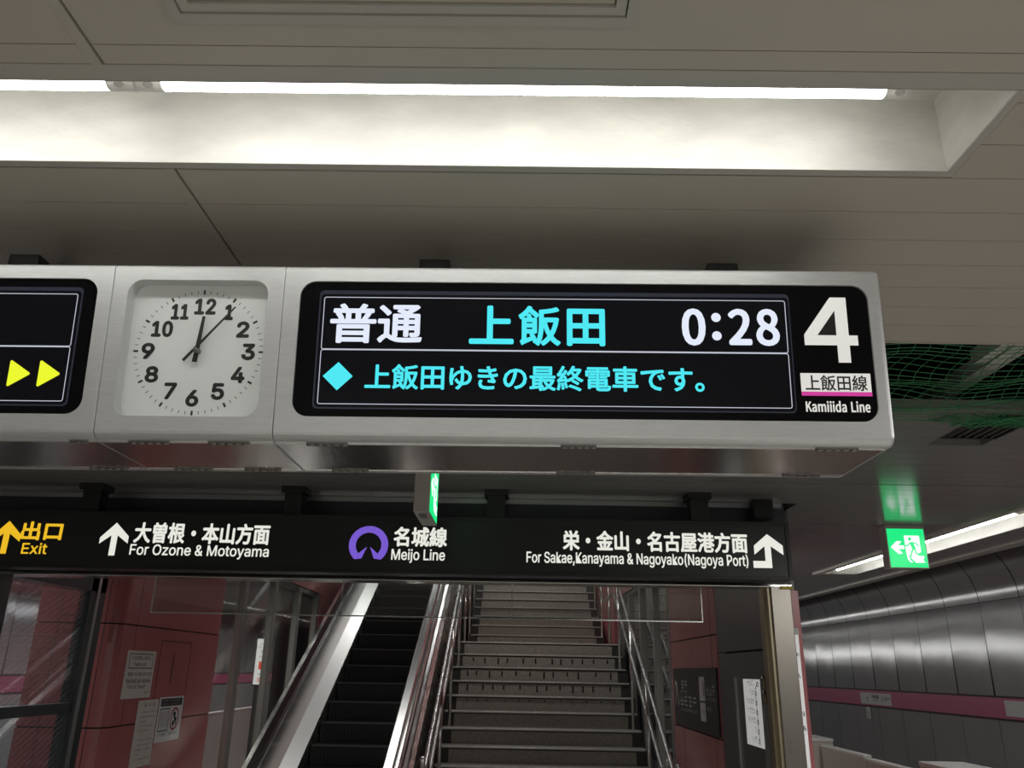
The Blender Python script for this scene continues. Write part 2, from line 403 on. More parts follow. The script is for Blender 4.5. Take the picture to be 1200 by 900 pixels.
GLYPHS = json.loads('''{"H":{"&":[448,[[197,-7,173,-6,129,4,110,12,93,22,78,34,65,47,45,78,35,114,34,133,37,163,47,189,63,213,73,224,140,279,231,347,242,357,255,375,260,389,262,405,261,417,253,437,237,452,215,460,201,461,184,459,168,453,155,444,145,431,137,408,137,389,145,363,155,346,176,317,438,0,364,0,121,293,102,319,87,344,78,370,75,398,76,415,84,445,99,470,121,491,134,499,149,505,182,513,218,513,235,510,266,499,290,482,300,471,315,447,320,433,324,404,322,382,315,362,305,342,299,333,275,308,140,206,118,185,110,174,100,154,97,131,100,108,109,87,116,78,133,63,143,57,166,49,193,46,208,47,251,59,265,66,290,84,312,108,321,121,336,151,342,168,346,186,349,224,408,224,405,180,397,144,391,128,371,92,333,47,320,34,289,14,252,1,215,-6]]],"(":[273,[[89,207,92,264,107,354,122,413,153,494,177,539,236,539,223,512,201,457,174,370,161,313,157,285,151,207,156,138,165,91,188,16,209,-38,236,-96,177,-96,156,-59,124,16,111,55,95,131,90,169]]],")":[273,[[37,-96,52,-66,76,-9,95,44,108,93,117,139,120,162,122,207,116,285,112,313,99,370,73,457,37,539,97,539,121,494,142,441,167,354,178,293,181,264,184,207,183,168,171,92,149,15,117,-59,97,-96]]],",":[188,[[38,-119,68,71,137,71,84,-119]]],"0":[453,[[227,-7,199,-5,174,1,151,11,130,24,111,41,95,62,80,86,69,113,60,144,53,178,49,214,48,254,49,294,53,330,60,364,69,395,81,422,95,447,112,467,130,484,151,498,174,508,200,514,227,516,254,514,279,508,302,498,323,484,342,467,358,447,372,422,384,395,393,364,400,330,404,294,405,254,404,214,400,178,393,144,384,113,373,86,359,62,342,41,323,24,302,11,279,1,254,-5],[227,50,245,51,276,63,303,87,313,103,323,122,336,168,343,223,344,254,343,285,336,341,323,387,313,405,303,422,276,446,245,458,227,460,209,458,192,453,177,446,163,435,151,422,140,405,131,387,123,365,117,341,110,285,109,254,110,223,117,168,123,144,140,103,151,87,163,74,177,63,192,56,209,51]]],"1":[453,[[76,0,76,55,391,55,391,0],[276,509,276,0,212,0,212,448,209,448,86,358,86,427,198,509]]],"2":[453,[[64,0,64,47,261,257,282,282,299,305,311,327,315,337,320,360,317,397,308,419,293,436,262,454,237,459,209,459,184,453,162,441,145,424,134,402,130,390,127,362,66,362,67,384,71,405,77,424,86,442,98,459,111,473,126,486,162,505,182,511,225,516,268,511,288,505,306,497,323,486,350,461,370,428,376,411,380,392,381,372,378,345,371,318,357,290,322,241,288,202,153,60,153,57,389,57,389,0]]],"3":[453,[[218,-7,195,-6,152,2,114,19,98,30,70,57,60,74,52,91,46,111,44,132,109,132,115,107,126,87,134,78,154,64,165,59,204,50,248,53,275,61,297,74,315,93,321,104,328,130,328,158,322,184,316,196,299,217,275,234,260,240,242,244,223,247,157,248,157,299,288,448,288,452,70,452,70,509,372,509,372,461,211,278,211,289,239,290,287,284,308,276,327,265,344,253,359,239,381,205,392,166,392,123,387,103,380,84,370,66,358,50,344,36,327,23,309,12,288,4,243,-6]]],"4":[453,[[40,105,40,158,247,509,311,509,109,166,109,163,413,163,413,105],[282,0,282,318,343,318,343,0]]],"5":[453,[[221,-7,199,-6,159,3,140,11,108,32,94,45,73,76,66,93,60,130,122,130,127,108,132,98,145,80,163,66,184,56,208,50,250,53,264,58,288,72,307,92,314,104,320,117,327,146,327,178,324,193,320,208,314,221,297,244,275,262,262,269,248,273,218,277,192,275,156,264,128,246,67,253,96,509,366,509,366,452,151,452,134,301,155,315,178,325,190,329,216,333,247,333,294,321,321,306,334,296,355,273,364,260,379,231,388,199,391,163,390,139,379,95,357,57,343,41,327,27,309,15,268,-1]]],"6":[453,[[226,-7,203,-5,161,5,125,26,109,40,96,56,84,74,75,94,69,115,65,138,64,162,68,199,80,239,89,261,102,285,137,340,252,509,322,509,151,261,145,261,165,288,179,299,196,307,224,314,257,313,278,309,298,303,316,295,332,284,359,257,370,240,378,221,388,180,388,134,384,112,368,73,343,39,327,26,310,14,271,-2,249,-6],[226,48,241,49,267,56,289,70,299,79,314,101,320,114,327,142,327,173,320,201,307,225,299,235,289,244,267,258,254,262,226,265,198,262,186,258,174,252,153,235,138,214,132,201,128,188,125,158,128,128,132,114,145,90,153,79,163,70,186,56,212,49]]],"7":[453,[[97,0,323,448,323,452,62,452,62,509,391,509,391,449,165,0]]],"8":[453,[[226,-7,201,-6,156,3,117,21,101,33,86,47,64,78,57,96,53,115,52,135,55,166,59,181,72,208,81,220,101,241,113,249,125,256,153,265,153,267,135,273,119,282,105,293,83,324,76,342,70,380,75,417,82,434,90,450,101,464,114,477,146,498,164,506,184,511,226,516,269,511,288,506,306,498,323,488,337,477,361,450,370,434,377,417,382,380,376,342,369,324,347,293,318,273,300,267,300,265,327,256,339,249,351,241,372,220,380,208,393,181,400,151,401,135,395,96,388,78,378,62,352,33,317,11,296,3,251,-6],[226,49,243,50,272,55,285,60,307,74,323,91,329,102,336,126,337,139,336,152,329,177,322,189,305,208,283,223,270,228,256,232,226,235,196,232,182,228,169,223,147,208,130,189,123,177,116,152,115,139,116,126,123,102,136,82,145,74,167,60,180,55],[226,290,252,292,274,300,293,313,307,330,312,341,316,351,319,376,313,410,308,420,294,437,285,444,264,454,226,460,188,454,167,444,159,437,151,429,139,410,133,376,136,351,139,341,151,321,159,313,178,300,189,296,213,290]]],"9":[453,[[226,516,271,510,310,494,328,482,343,468,356,452,368,434,384,393,388,371,389,347,385,309,373,270,363,248,334,197,200,0,130,0,301,248,307,248,294,227,281,215,257,202,238,196,195,196,175,199,137,214,106,237,83,269,74,287,68,307,65,329,65,375,69,397,75,417,96,454,125,483,162,504,203,514],[226,460,199,457,186,452,174,446,154,429,145,419,133,395,126,367,125,352,126,336,133,308,138,295,154,274,174,257,186,251,212,244,226,243,240,244,267,251,279,257,299,273,314,295,320,308,327,335,327,366,324,381,314,407,299,429,279,446,267,452,254,457]]],"E":[419,[[60,0,60,509,372,509,372,452,125,452,125,286,355,286,355,229,125,229,125,57,375,57,375,0]]],"F":[410,[[60,0,60,509,369,509,369,452,125,452,125,278,346,278,346,221,125,221,125,0]]],"K":[467,[[104,145,104,216,165,293,364,509,448,509,231,276,228,276],[60,0,60,509,125,509,125,0],[372,0,188,259,228,309,449,0]]],"L":[393,[[60,0,60,509,125,509,125,57,361,57,361,0]]],"M":[628,[[60,0,60,509,152,509,280,181,322,49,307,49,345,167,476,509,568,509,568,0,504,0,504,327,507,457,513,457,471,331,342,0,286,0,165,304,112,457,119,457,122,328,122,0]]],"N":[523,[[60,0,60,509,136,509,369,141,414,55,405,54,401,95,399,146,399,509,463,509,463,0,387,0,177,331,108,452,119,454,125,317,125,0]]],"O":[533,[[267,-7,235,-5,205,1,177,11,150,25,126,42,105,63,86,88,70,115,57,146,48,179,42,215,40,254,42,293,48,329,57,362,70,393,86,421,105,445,126,466,150,484,177,498,205,508,235,514,267,516,299,514,329,508,357,498,384,484,408,466,429,445,448,421,464,393,477,362,486,329,491,293,493,254,491,215,486,179,477,146,464,115,448,88,429,63,408,42,384,25,357,11,329,1,299,-5],[267,53,289,54,330,66,349,76,367,89,383,105,396,123,408,144,418,168,425,194,429,223,430,254,429,286,425,314,418,341,408,365,396,386,383,404,367,420,349,433,330,443,310,450,267,456,223,450,203,443,184,433,167,420,151,404,137,385,125,364,116,340,109,314,103,254,109,194,116,168,125,144,137,123,151,105,167,89,184,76,203,66,223,59,245,54]]],"P":[445,[[60,0,60,509,235,509,263,507,289,503,312,497,332,487,350,476,366,462,379,447,390,430,398,411,404,391,409,348,404,304,390,265,379,248,366,233,350,219,332,207,312,198,289,191,263,187,235,186,109,186,109,242,233,242,252,243,284,250,297,256,308,264,327,282,338,306,344,333,344,362,342,376,333,402,318,423,297,439,268,449,251,451,125,452,125,0]]],"S":[447,[[224,-9,197,-8,149,1,108,19,91,31,76,45,64,60,54,77,46,96,41,115,38,137,104,137,110,110,123,88,132,79,142,71,166,59,209,50,224,49,257,52,286,60,299,66,321,82,336,102,345,126,345,151,338,171,325,186,296,205,259,218,184,239,128,260,105,274,86,289,71,307,60,326,54,348,52,372,53,393,58,413,65,431,75,448,87,463,119,488,158,506,180,511,227,516,275,511,296,505,316,498,351,476,377,449,387,433,399,397,401,378,337,378,334,396,326,412,316,426,302,437,286,447,267,453,225,459,209,458,194,456,167,448,145,435,136,427,123,409,118,398,115,376,119,352,124,342,131,334,139,326,158,313,202,296,276,276,312,264,359,238,379,220,395,198,405,171,408,139,407,118,403,99,396,81,374,48,360,34,343,21,302,2,252,-8]]],"a":[389,[[160,-9,126,-5,94,5,80,12,57,32,40,58,31,90,31,123,38,150,43,161,58,179,67,187,89,199,125,211,178,220,244,228,265,235,270,238,273,243,276,255,271,288,267,297,256,311,240,322,220,329,196,331,171,329,140,318,118,301,107,288,100,274,41,291,48,308,67,335,79,346,104,364,133,375,163,382,179,384,227,382,251,376,275,367,296,353,315,333,329,306,336,272,337,251,337,0,277,0,277,52,272,52,264,38,252,25,226,6,215,1,190,-6],[170,45,187,46,216,53,239,66,257,83,269,104,275,126,276,190,265,184,239,177,144,162,125,155,103,139,95,124,92,105,94,87,102,72,107,66,121,56,130,52,149,47]]],"e":[404,[[212,-8,185,-7,161,-2,138,6,117,16,98,30,82,46,68,64,56,85,46,108,35,159,35,215,39,242,46,267,55,290,67,311,97,346,115,359,135,370,157,378,180,383,221,384,251,379,294,361,319,341,331,329,350,299,363,263,368,242,370,219,371,169,75,169,75,221,338,221,310,202,307,237,303,254,298,269,291,282,283,294,263,314,237,326,222,329,189,329,173,326,159,321,135,304,116,282,103,256,99,241,96,211,97,157,104,122,110,106,118,92,139,70,151,61,179,50,195,47,224,47,244,50,263,56,271,61,292,80,306,105,365,91,360,77,345,51,335,39,311,19,283,4,266,-1,249,-5]]],"g":[425,[[207,-151,168,-148,150,-144,134,-140,105,-127,93,-119,73,-101,64,-91,51,-69,101,-41,128,-72,154,-88,165,-92,192,-97,229,-96,249,-92,267,-85,282,-75,295,-62,304,-47,310,-28,311,68,306,68,287,41,263,21,241,11,212,5,173,6,152,10,132,17,95,39,80,53,55,90,46,112,39,136,35,163,35,220,39,246,46,271,66,314,80,332,112,361,131,371,152,378,173,383,196,384,213,384,242,378,264,367,273,360,288,346,308,319,313,319,313,379,372,379,372,-9,371,-32,367,-54,360,-73,350,-90,324,-117,308,-127,291,-136,251,-147],[205,59,237,63,264,75,275,84,285,95,300,121,305,137,312,172,312,212,309,231,300,264,285,291,275,303,251,320,222,329,205,330,188,329,158,320,145,312,124,290,115,277,103,246,99,229,96,193,99,155,103,138,116,108,124,96,134,85,158,68,172,63]]],"i":[167,[[53,0,53,379,114,379,114,0],[84,443,75,444,60,449,48,461,44,468,41,483,44,499,54,512,67,521,84,524,100,521,114,512,119,506,126,491,126,475,119,461,114,455,107,449,100,446]]],"j":[167,[[53,379,114,379,113,-47,111,-63,102,-90,95,-102,76,-122,52,-135,37,-139,21,-142,-10,-143,-10,-87,14,-86,25,-83,34,-78,46,-64,50,-54,52,-42],[83,443,67,446,60,449,53,455,44,468,41,483,44,499,53,512,67,521,83,524,100,521,114,512,123,499,126,483,123,468,114,455,107,449,100,446]]],"k":[381,[[110,137,110,212,121,212,284,379,360,379,184,199,177,199],[53,0,53,509,114,509,114,0],[294,0,148,186,191,229,372,0]]],"m":[610,[[53,0,53,379,112,379,112,295,108,295,112,310,118,323,132,346,141,355,161,370,172,376,195,384,207,386,239,385,257,380,273,372,287,361,299,347,309,331,316,314,321,295,312,295,322,321,337,343,347,353,368,369,394,380,407,383,437,386,468,383,497,372,510,364,522,354,532,342,548,313,553,296,556,276,557,0,496,0,496,254,494,273,490,289,483,302,473,313,460,321,447,326,419,330,395,328,374,320,365,314,345,290,338,270,335,247,335,0,274,0,273,275,269,288,262,301,242,320,229,326,199,330,188,330,168,325,148,314,132,299,126,289,117,266,114,253,114,0]]],"n":[410,[[114,227,114,0,53,0,53,379,112,379,112,287,102,287,112,312,124,332,137,349,152,362,169,372,187,379,207,383,227,384,264,380,280,376,295,369,309,360,321,349,332,336,341,321,348,304,356,264,357,0,296,0,295,256,290,275,283,291,273,304,260,315,246,323,229,328,210,329,184,326,161,317,150,311,141,303,126,283,117,257,114,243]]],"o":[415,[[207,-8,182,-7,159,-2,137,6,117,16,98,30,82,46,68,64,56,85,46,108,36,159,34,187,36,216,46,268,56,291,68,312,82,330,98,346,117,360,137,371,182,383,207,384,233,383,278,371,299,360,317,346,333,330,347,312,359,291,369,268,376,243,380,216,381,187,380,159,376,133,369,108,359,85,347,64,333,46,317,30,299,16,278,6,256,-2,233,-7],[207,46,242,51,257,57,282,76,300,102,307,117,316,151,319,187,316,224,307,258,300,274,282,300,257,319,226,329,207,330,189,329,158,319,134,300,115,274,108,258,99,224,96,187,99,151,108,117,115,102,134,76,158,57,173,51]]],"r":[259,[[53,0,53,379,112,379,112,321,115,321,130,347,140,358,166,375,196,384,243,384,243,322,213,326,182,323,159,315,149,309,132,293,126,284,114,250,114,0]]],"t":[227,[[204,379,204,327,6,327,6,379],[65,471,126,471,126,98,128,76,136,61,142,56,150,53,177,50,202,54,213,2,208,0,192,-3,168,-4,145,-3,125,2,107,10,92,21,80,35,72,52,67,71,65,93]]],"x":[379,[[21,0,171,218,171,171,29,379,100,379,156,292,207,206,175,206,190,229,224,292,282,379,352,379,209,169,209,214,358,0,287,0,222,99,173,182,205,182,157,99,91,0]]],"y":[389,[[47,-139,61,-86,96,-90,111,-87,124,-80,136,-67,146,-48,163,-1,17,379,84,379,177,121,206,21,184,21,188,37,212,121,305,379,371,379,204,-58,184,-97,177,-107,159,-124,139,-136,128,-140,104,-145,77,-145]]],"z":[380,[[42,0,42,46,254,320,254,323,48,323,48,379,333,379,333,331,126,60,126,56,339,56,339,0]]]},"N":{"0":[505,[[253,-12,339,10,404,75,446,183,461,336,446,487,404,594,339,658,253,679,167,658,102,594,60,487,46,336,60,183,102,75,167,10],[253,56,201,72,161,122,135,210,126,336,135,461,161,548,201,598,253,614,305,598,345,548,371,461,381,336,371,210,345,122,305,72]]],"2":[505,[[40,0,460,0,460,72,275,72,166,66,273,175,355,280,409,383,428,483,414,564,375,626,314,665,233,679,174,672,123,653,78,622,36,582,85,534,114,565,147,590,184,606,223,612,277,602,316,574,338,533,346,480,328,390,272,290,176,178,40,49]]],"8":[505,[[255,-12,340,1,406,38,448,93,463,160,454,222,429,270,393,307,351,336,351,340,382,369,410,406,431,451,440,502,427,572,391,628,333,664,257,677,184,665,126,631,88,577,74,508,81,459,101,417,129,383,164,354,164,350,119,320,80,279,52,228,42,166,58,95,102,38,169,1],[300,362,243,387,195,417,162,456,149,508,157,552,179,586,213,608,256,615,303,606,339,581,361,544,369,497,364,461,351,426,330,393],[256,50,200,59,156,85,126,124,116,173,122,219,141,259,171,295,208,324,275,295,331,263,370,221,384,163,375,117,349,82,309,58]]],":":[253,[[127,355,150,360,169,373,182,393,187,419,182,444,169,465,150,478,127,482,103,478,84,465,71,444,66,419,71,393,84,373,103,360],[127,-12,150,-7,169,6,182,25,187,51,182,77,169,97,150,110,127,115,103,110,84,97,71,77,66,51,71,25,84,6,103,-7]]],"K":[588,[[92,0,176,0,176,211,290,348,491,0,584,0,343,414,553,667,457,667,178,332,176,332,176,667,92,667]]],"L":[494,[[92,0,468,0,468,72,176,72,176,667,92,667]]],"a":[513,[[198,-12,242,-6,285,9,324,32,361,59,364,59,371,0,440,0,440,304,430,388,400,452,346,493,269,507,211,501,158,486,113,465,75,442,107,385,138,404,174,421,213,433,255,438,305,427,336,399,352,360,357,313,221,289,126,252,72,199,54,128,65,69,95,25,140,-2],[221,56,187,60,159,74,141,98,134,134,145,177,183,212,252,239,357,258,357,120,322,92,289,72,256,60]]],"d":[564,[[252,-12,295,-6,335,9,371,31,402,58,405,58,412,0,481,0,481,725,397,725,397,534,401,450,369,474,337,492,302,503,262,507,181,489,113,437,66,355,48,247,63,137,104,56,168,5],[270,58,213,71,170,108,143,168,134,248,145,325,176,385,221,423,277,437,307,434,337,425,367,409,397,385,397,126,366,96,335,75,304,62]]],"e":[504,[[284,-12,331,-8,374,3,412,19,446,38,417,94,389,77,359,65,328,57,293,55,229,67,178,102,144,156,129,228,462,228,465,249,466,275,453,371,415,444,353,491,269,507,186,489,116,437,66,355,47,247,66,138,116,56,191,6],[128,287,145,352,177,401,220,430,270,441,322,431,361,401,385,353,393,287]]],"i":[250,[[84,0,168,0,168,494,84,494],[126,596,148,600,166,611,177,629,181,652,177,674,166,691,148,702,126,706,103,702,86,691,75,674,71,652,75,629,86,611,103,600]]],"m":[843,[[84,0,168,0,168,359,200,392,232,416,262,430,291,434,332,427,361,403,378,362,383,302,383,0,466,0,466,359,500,392,532,416,562,430,591,434,632,427,660,403,677,362,683,302,683,0,766,0,766,313,756,396,729,457,682,494,616,507,572,500,531,481,491,451,452,412,433,452,405,482,367,500,316,507,273,501,233,482,196,456,162,422,160,422,152,494,84,494]]],"n":[555,[[84,0,168,0,168,359,202,392,234,415,267,429,302,434,345,427,374,403,391,362,396,302,396,0,479,0,479,313,470,396,442,457,395,494,328,507,280,501,237,482,198,456,162,422,160,422,152,494,84,494]]]}}''')


def fill2d(loops):
    """fill closed 2D loops (holes allowed) and return verts, faces"""
    c = bpy.data.curves.new('fill', 'CURVE')
    c.dimensions = '2D'
    c.fill_mode = 'BOTH'
    for lp in loops:
        s = c.splines.new('POLY')
        s.points.add(len(lp) - 1)
        for p, q in zip(s.points, lp):
            p.co = (q[0], q[1], 0, 1)
        s.use_cyclic_u = True
    o = bpy.data.objects.new('fill', c)
    COL.objects.link(o)
    dg = bpy.context.evaluated_depsgraph_get()
    me = bpy.data.meshes.new_from_object(o.evaluated_get(dg))
    vs = [(v.co.x, v.co.y) for v in me.vertices]
    fs = [list(p.vertices) for p in me.polygons]
    bpy.data.objects.remove(o)
    bpy.data.curves.remove(c)
    bpy.data.meshes.remove(me)
    return vs, fs


def text2d(s, font=None, track=0):
    """2D mesh of a text line; font None is the built-in font, 'H' or 'N' the outlines above"""
    if font is None:
        c = bpy.data.curves.new('text', 'FONT')
        c.body = s
        c.resolution_u = 3
        o = bpy.data.objects.new('text', c)
        COL.objects.link(o)
        dg = bpy.context.evaluated_depsgraph_get()
        me = bpy.data.meshes.new_from_object(o.evaluated_get(dg))
        vs = [(v.co.x, v.co.y) for v in me.vertices]
        fs = [list(p.vertices) for p in me.polygons]
        bpy.data.objects.remove(o)
        bpy.data.curves.remove(c)
        bpy.data.meshes.remove(me)
        return vs, fs
    vs, fs = [], []
    x = 0.0
    for ch in s:
        if ch == ' ':
            x += 185 if font == 'H' else 300
            continue
        a, sp = GLYPHS[font][ch]
        lv, lf = fill2d([[((q[i] + x) / 500.0, q[i + 1] / 500.0) for i in range(0, len(q), 2)] for q in sp])
        k = len(vs)
        vs += lv
        fs += [[k + i for i in f] for f in lf]
        x += a + track
    return vs, fs


def put(mb, pl, vf, box, bold=0.0, w=0.0005, skew=0.0):
    """fit a 2D mesh into box (u0, u1, v0, v1) on the plane; bold thickens the strokes"""
    vs, fs = vf
    x0, x1 = min(p[0] for p in vs), max(p[0] for p in vs)
    y0, y1 = min(p[1] for p in vs), max(p[1] for p in vs)
    u0, u1, v0, v1 = box
    u0 += bold; u1 -= bold; v0 += bold; v1 -= bold
    sx, sy = (u1 - u0) / max(x1 - x0, 1e-9), (v1 - v0) / max(y1 - y0, 1e-9)
    base = [(u0 + (p[0] - x0) * sx, v0 + (p[1] - y0) * sy) for p in vs]
    offs = [(0, 0)]
    if bold:
        offs = [(bold * math.cos(k * PI / 4), bold * math.sin(k * PI / 4)) for k in range(8)] + offs
    for k, (a, b) in enumerate(offs):
        mb.add([pl.at(p[0] + a + skew * (p[1] - v0), p[1] + b, w + k * 2e-5) for p in base], fs)


def poly(mb, pl, pts, w=0.0005):
    vs, fs = fill2d([pts])
    mb.add([pl.at(p[0], p[1], w) for p in vs], fs)


def rect(mb, pl, u0, u1, v0, v1, w=0.0005):
    mb.add([pl.at(u0, v0, w), pl.at(u1, v0, w), pl.at(u1, v1, w), pl.at(u0, v1, w)], [(0, 1, 2, 3)])


def stroke(mb, pl, pts, wd, w=0.0005, closed=False):
    pts = [Vector(p) for p in pts]
    seg = list(zip(pts[:-1], pts[1:]))
    if closed:
        seg.append((pts[-1], pts[0]))
    for k, (a, b) in enumerate(seg):
        d = (b - a).normalized() * wd / 2
        q = Vector((-d.y, d.x))
        cs = [a + q, a - q, b - q, b + q]
        mb.add([pl.at(c.x, c.y, w + k * 3e-6) for c in cs], [(0, 1, 2, 3)])
    for k, p in enumerate(pts):
        mb.add([pl.at(p.x + wd / 2 * math.cos(2 * PI * j / 12), p.y + wd / 2 * math.sin(2 * PI * j / 12), w + 4e-5 + k * 3e-6) for j in range(12)],
               [tuple(range(12))])


def disc(mb, pl, u, v, r, w=0.0005, n=32, rv=None):
    mb.add([pl.at(u + r * math.cos(2 * PI * j / n), v + (rv or r) * math.sin(2 * PI * j / n), w) for j in range(n)], [tuple(range(n))])


def ring(mb, pl, u, v, r0, r1, w=0.0005, n=40, sv=1.0):
    vs = []
    for j in range(n):
        a = 2 * PI * j / n
        vs += [pl.at(u + r0 * math.cos(a), v + r0 * sv * math.sin(a), w), pl.at(u + r1 * math.cos(a), v + r1 * sv * math.sin(a), w)]
    mb.add(vs, [(2 * j, 2 * j + 1, (2 * j + 3) % (2 * n), (2 * j + 2) % (2 * n)) for j in range(n)])


def rrect(u0, u1, v0, v1, r, n=8):
    pts = []
    for cx, cy, a0 in ((u1 - r, v0 + r, -90), (u1 - r, v1 - r, 0), (u0 + r, v1 - r, 90), (u0 + r, v0 + r, 180)):
        for k in range(n + 1):
            a = math.radians(a0 + 90 * k / n)
            pts.append((cx + r * math.cos(a), cy + r * math.sin(a)))
    return pts


def rframe(mb, pl, u0, u1, v0, v1, r, wd, w=0.0005):
    a, b = rrect(u0, u1, v0, v1, r), rrect(u0 + wd, u1 - wd, v0 + wd, v1 - wd, max(r - wd, 0.0005))
    n = len(a)
    mb.add([pl.at(*p, w) for p in a] + [pl.at(*p, w) for p in b], [(j, (j + 1) % n, n + (j + 1) % n, n + j) for j in range(n)])


def blurtext(mb, pl, u0, u1, v0, v1, n, w=0.0006, rnd=None):
    """a line of print too small to read: n little clusters of strokes"""
    rnd = rnd or random
    p = (u1 - u0) / n
    h = v1 - v0
    for i in range(n):
        a = u0 + i * p
        t = h * 0.15
        for q in (0.05, 0.45, 0.85):
            if rnd.random() < 0.75:
                l = rnd.random() * 0.25
                rect(mb, pl, a + p * (0.08 + l), a + p * (0.9 - rnd.random() * 0.2), v0 + h * q, v0 + h * q + t, w)
        for q in (0.2, 0.6):
            if rnd.random() < 0.7:
                rect(mb, pl, a + p * q, a + p * q + min(t, p * 0.22), v0 + h * rnd.random() * 0.3, v1 - h * rnd.random() * 0.3, w)

# ------------------------------------------------------------------ the setting
H = 2.7                     # ceiling height
XL, XR, XE = -2.85, 1.42, 3.43   # stairwell sides, platform ceiling edge
fl = MB(); fl.box(-4.75, 3.05, -7, 24, -0.25, 0)
struct('floor', fl, floor_m, 'pale granite platform floor')
fl = MB(); fl.box(3.05, 5.3, -7, 24, -1.3, -1.1); fl.box(-6.8, -4.75, -7, 24, -1.3, -1.1)
struct('floor_track', fl, track_m, 'dark track bed')

# platform ceiling: long enamelled planks across, real gaps between them
P0 = 0.113
G = 0.0022
cl = MB()
def planks(x0, x1, ys, thick=0.03, z=H):
    for a, b in zip(ys[:-1], ys[1:]):
        cl.box(x0, x1, a + G / 2, b - G / 2, z, z + thick)
ys = [0.998 - P0 * k for k in range(54, -1, -1)] + [1.041]
hx0, hx1, hy0, hy1 = -0.523, 0.163, 0.30, 0.947
for xa, xb in ((-5.2, -0.6955), (-0.6705, 1.75), (1.772, XE)):
    for a, b in zip(ys[:-1], ys[1:]):
        if xb < hx0 or xa > hx1 or b < hy0 or a > hy1:
            planks(xa, xb, [a, b])
        else:
            planks(xa, hx0, [a, b]); planks(hx1, xb, [a, b])
            if a < hy0:
                planks(hx0, hx1, [a, hy0])
            if b > hy1:
                planks(hx0, hx1, [hy1, b])
ys = [1.041, 1.111, 1.224, 1.3285]
planks(0.815, 1.75, ys); planks(1.772, XE, ys); planks(-5.2, -3.2, ys)
ys = [1.3285] + [1.337 + P0 * k for k in range(1, 8)] + [2.134]
for xa, xb in ((-5.2, -0.6955), (-0.6705, 1.75), (1.772, XE)):
    planks(xa, xb, ys)
# cover strips running along the platform
for x in (-0.682, 1.761):
    for a, b in ((-5.0, 1.041), (1.326, 2.134)):
        if x > 0 and a < 0:
            b = 2.134
        cl.box(x - 0.012, x + 0.007, a, b, H - 0.0015, H + 0.02)
        if x > 0 and a < 0:
            break
# edge of the opening
cl.box(-5.2, XE, 2.134, 2.142, H - 0.001, H + 0.10)
cl.cur = 1
cl.box(-5.2, hx0, -5.1, 1.04, H + 0.031, H + 0.034); cl.box(hx1, XE, -5.1, 1.04, H + 0.031, H + 0.034)
cl.box(hx0, hx1, -5.1, hy0, H + 0.031, H + 0.034)
cl.box(-5.2, XE, 1.326, 2.13, H + 0.031, H + 0.034); cl.box(0.815, XE, 1.04, 1.326, H + 0.031, H + 0.034)
struct('ceiling', cl, [ceil_m, gap_m], 'beige enamelled plank ceiling')

# the ceiling beyond the opening with the net
cl = MB()
G = 0.003
ys = [2.874 + P0 * k for k in range(0, 10)] + [3.945]
lx0, lx1 = 2.74, 3.15
def far(x0, x1, ys):
    for a, b in zip(ys[:-1], ys[1:]):
        if x1 > lx0 and 2.95 < b and a < 7.72:
            planks(x0, lx0, [a, b]); planks(lx1, x1, [a, b])
        else:
            planks(x0, x1, [a, b])
dx0, dx1, dy0, dy1 = 1.665, 1.885, 2.92, 3.105
for a, b in zip(ys[:-1], ys[1:]):
    if b < dy0 or a > dy1:
        far(-5.2, XE, [a, b])
    else:
        planks(-5.2, dx0, [a, b]); far(dx1, XE, [a, b])
far(-5.2, XE, [3.957] + [3.957 + P0 * k for k in range(1, 5)] + [4.46])
ys = [4.46 + P0 * k for k in range(0, 150)]
for a, b in zip(ys[:-1], ys[1:]):
    far(1.54, XE, [a, b]); planks(-5.2, XL - 0.12, [a, b])
cl.box(-5.2, XE, 2.735, 2.874, H - 0.001, H + 0.035)     # edge trim of the opening
cl.cur = 1
cl.box(-5.2, dx0, 2.87, 4.45, H + 0.031, H + 0.034); cl.box(dx1, lx0, 2.87, 4.45, H + 0.031, H + 0.034); cl.box(dx0, dx1, dy1 + 0.01, 4.45, H + 0.031, H + 0.034)
cl.box(lx1, XE, 2.87, 21, H + 0.031, H + 0.034); cl.box(1.54, lx0, 4.45, 21, H + 0.031, H + 0.034); cl.box(-5.2, XL - 0.12, 4.45, 21, H + 0.031, H + 0.034)
cl.box(lx0, lx1, 7.73, 21, H + 0.031, H + 0.034)
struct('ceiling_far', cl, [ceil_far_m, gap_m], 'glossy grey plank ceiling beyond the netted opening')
# fascia along the platform edge of the ceiling
tr = MB(); tr.box(XE, XE + 0.10, -5, 21, H - 0.012, H + 0.05); tr.box(XE + 0.09, XE + 0.10, -5, 21, H + 0.05, H + 0.6)
struct('trim_1', tr, frame_m, 'pale edge strip of the platform ceiling')
# concrete over everything but the stairwell
sl = MB()
sl.box(-7, 5.4, -7, 4.4, 3.32, 3.5); sl.box(-7, XL - 0.12, 4.4, 24, 3.32, 3.5); sl.box(1.54, 5.4, 4.4, 24, 3.32, 3.5)
struct('ceiling_concrete', sl, void_m, 'dark concrete above the ceiling')

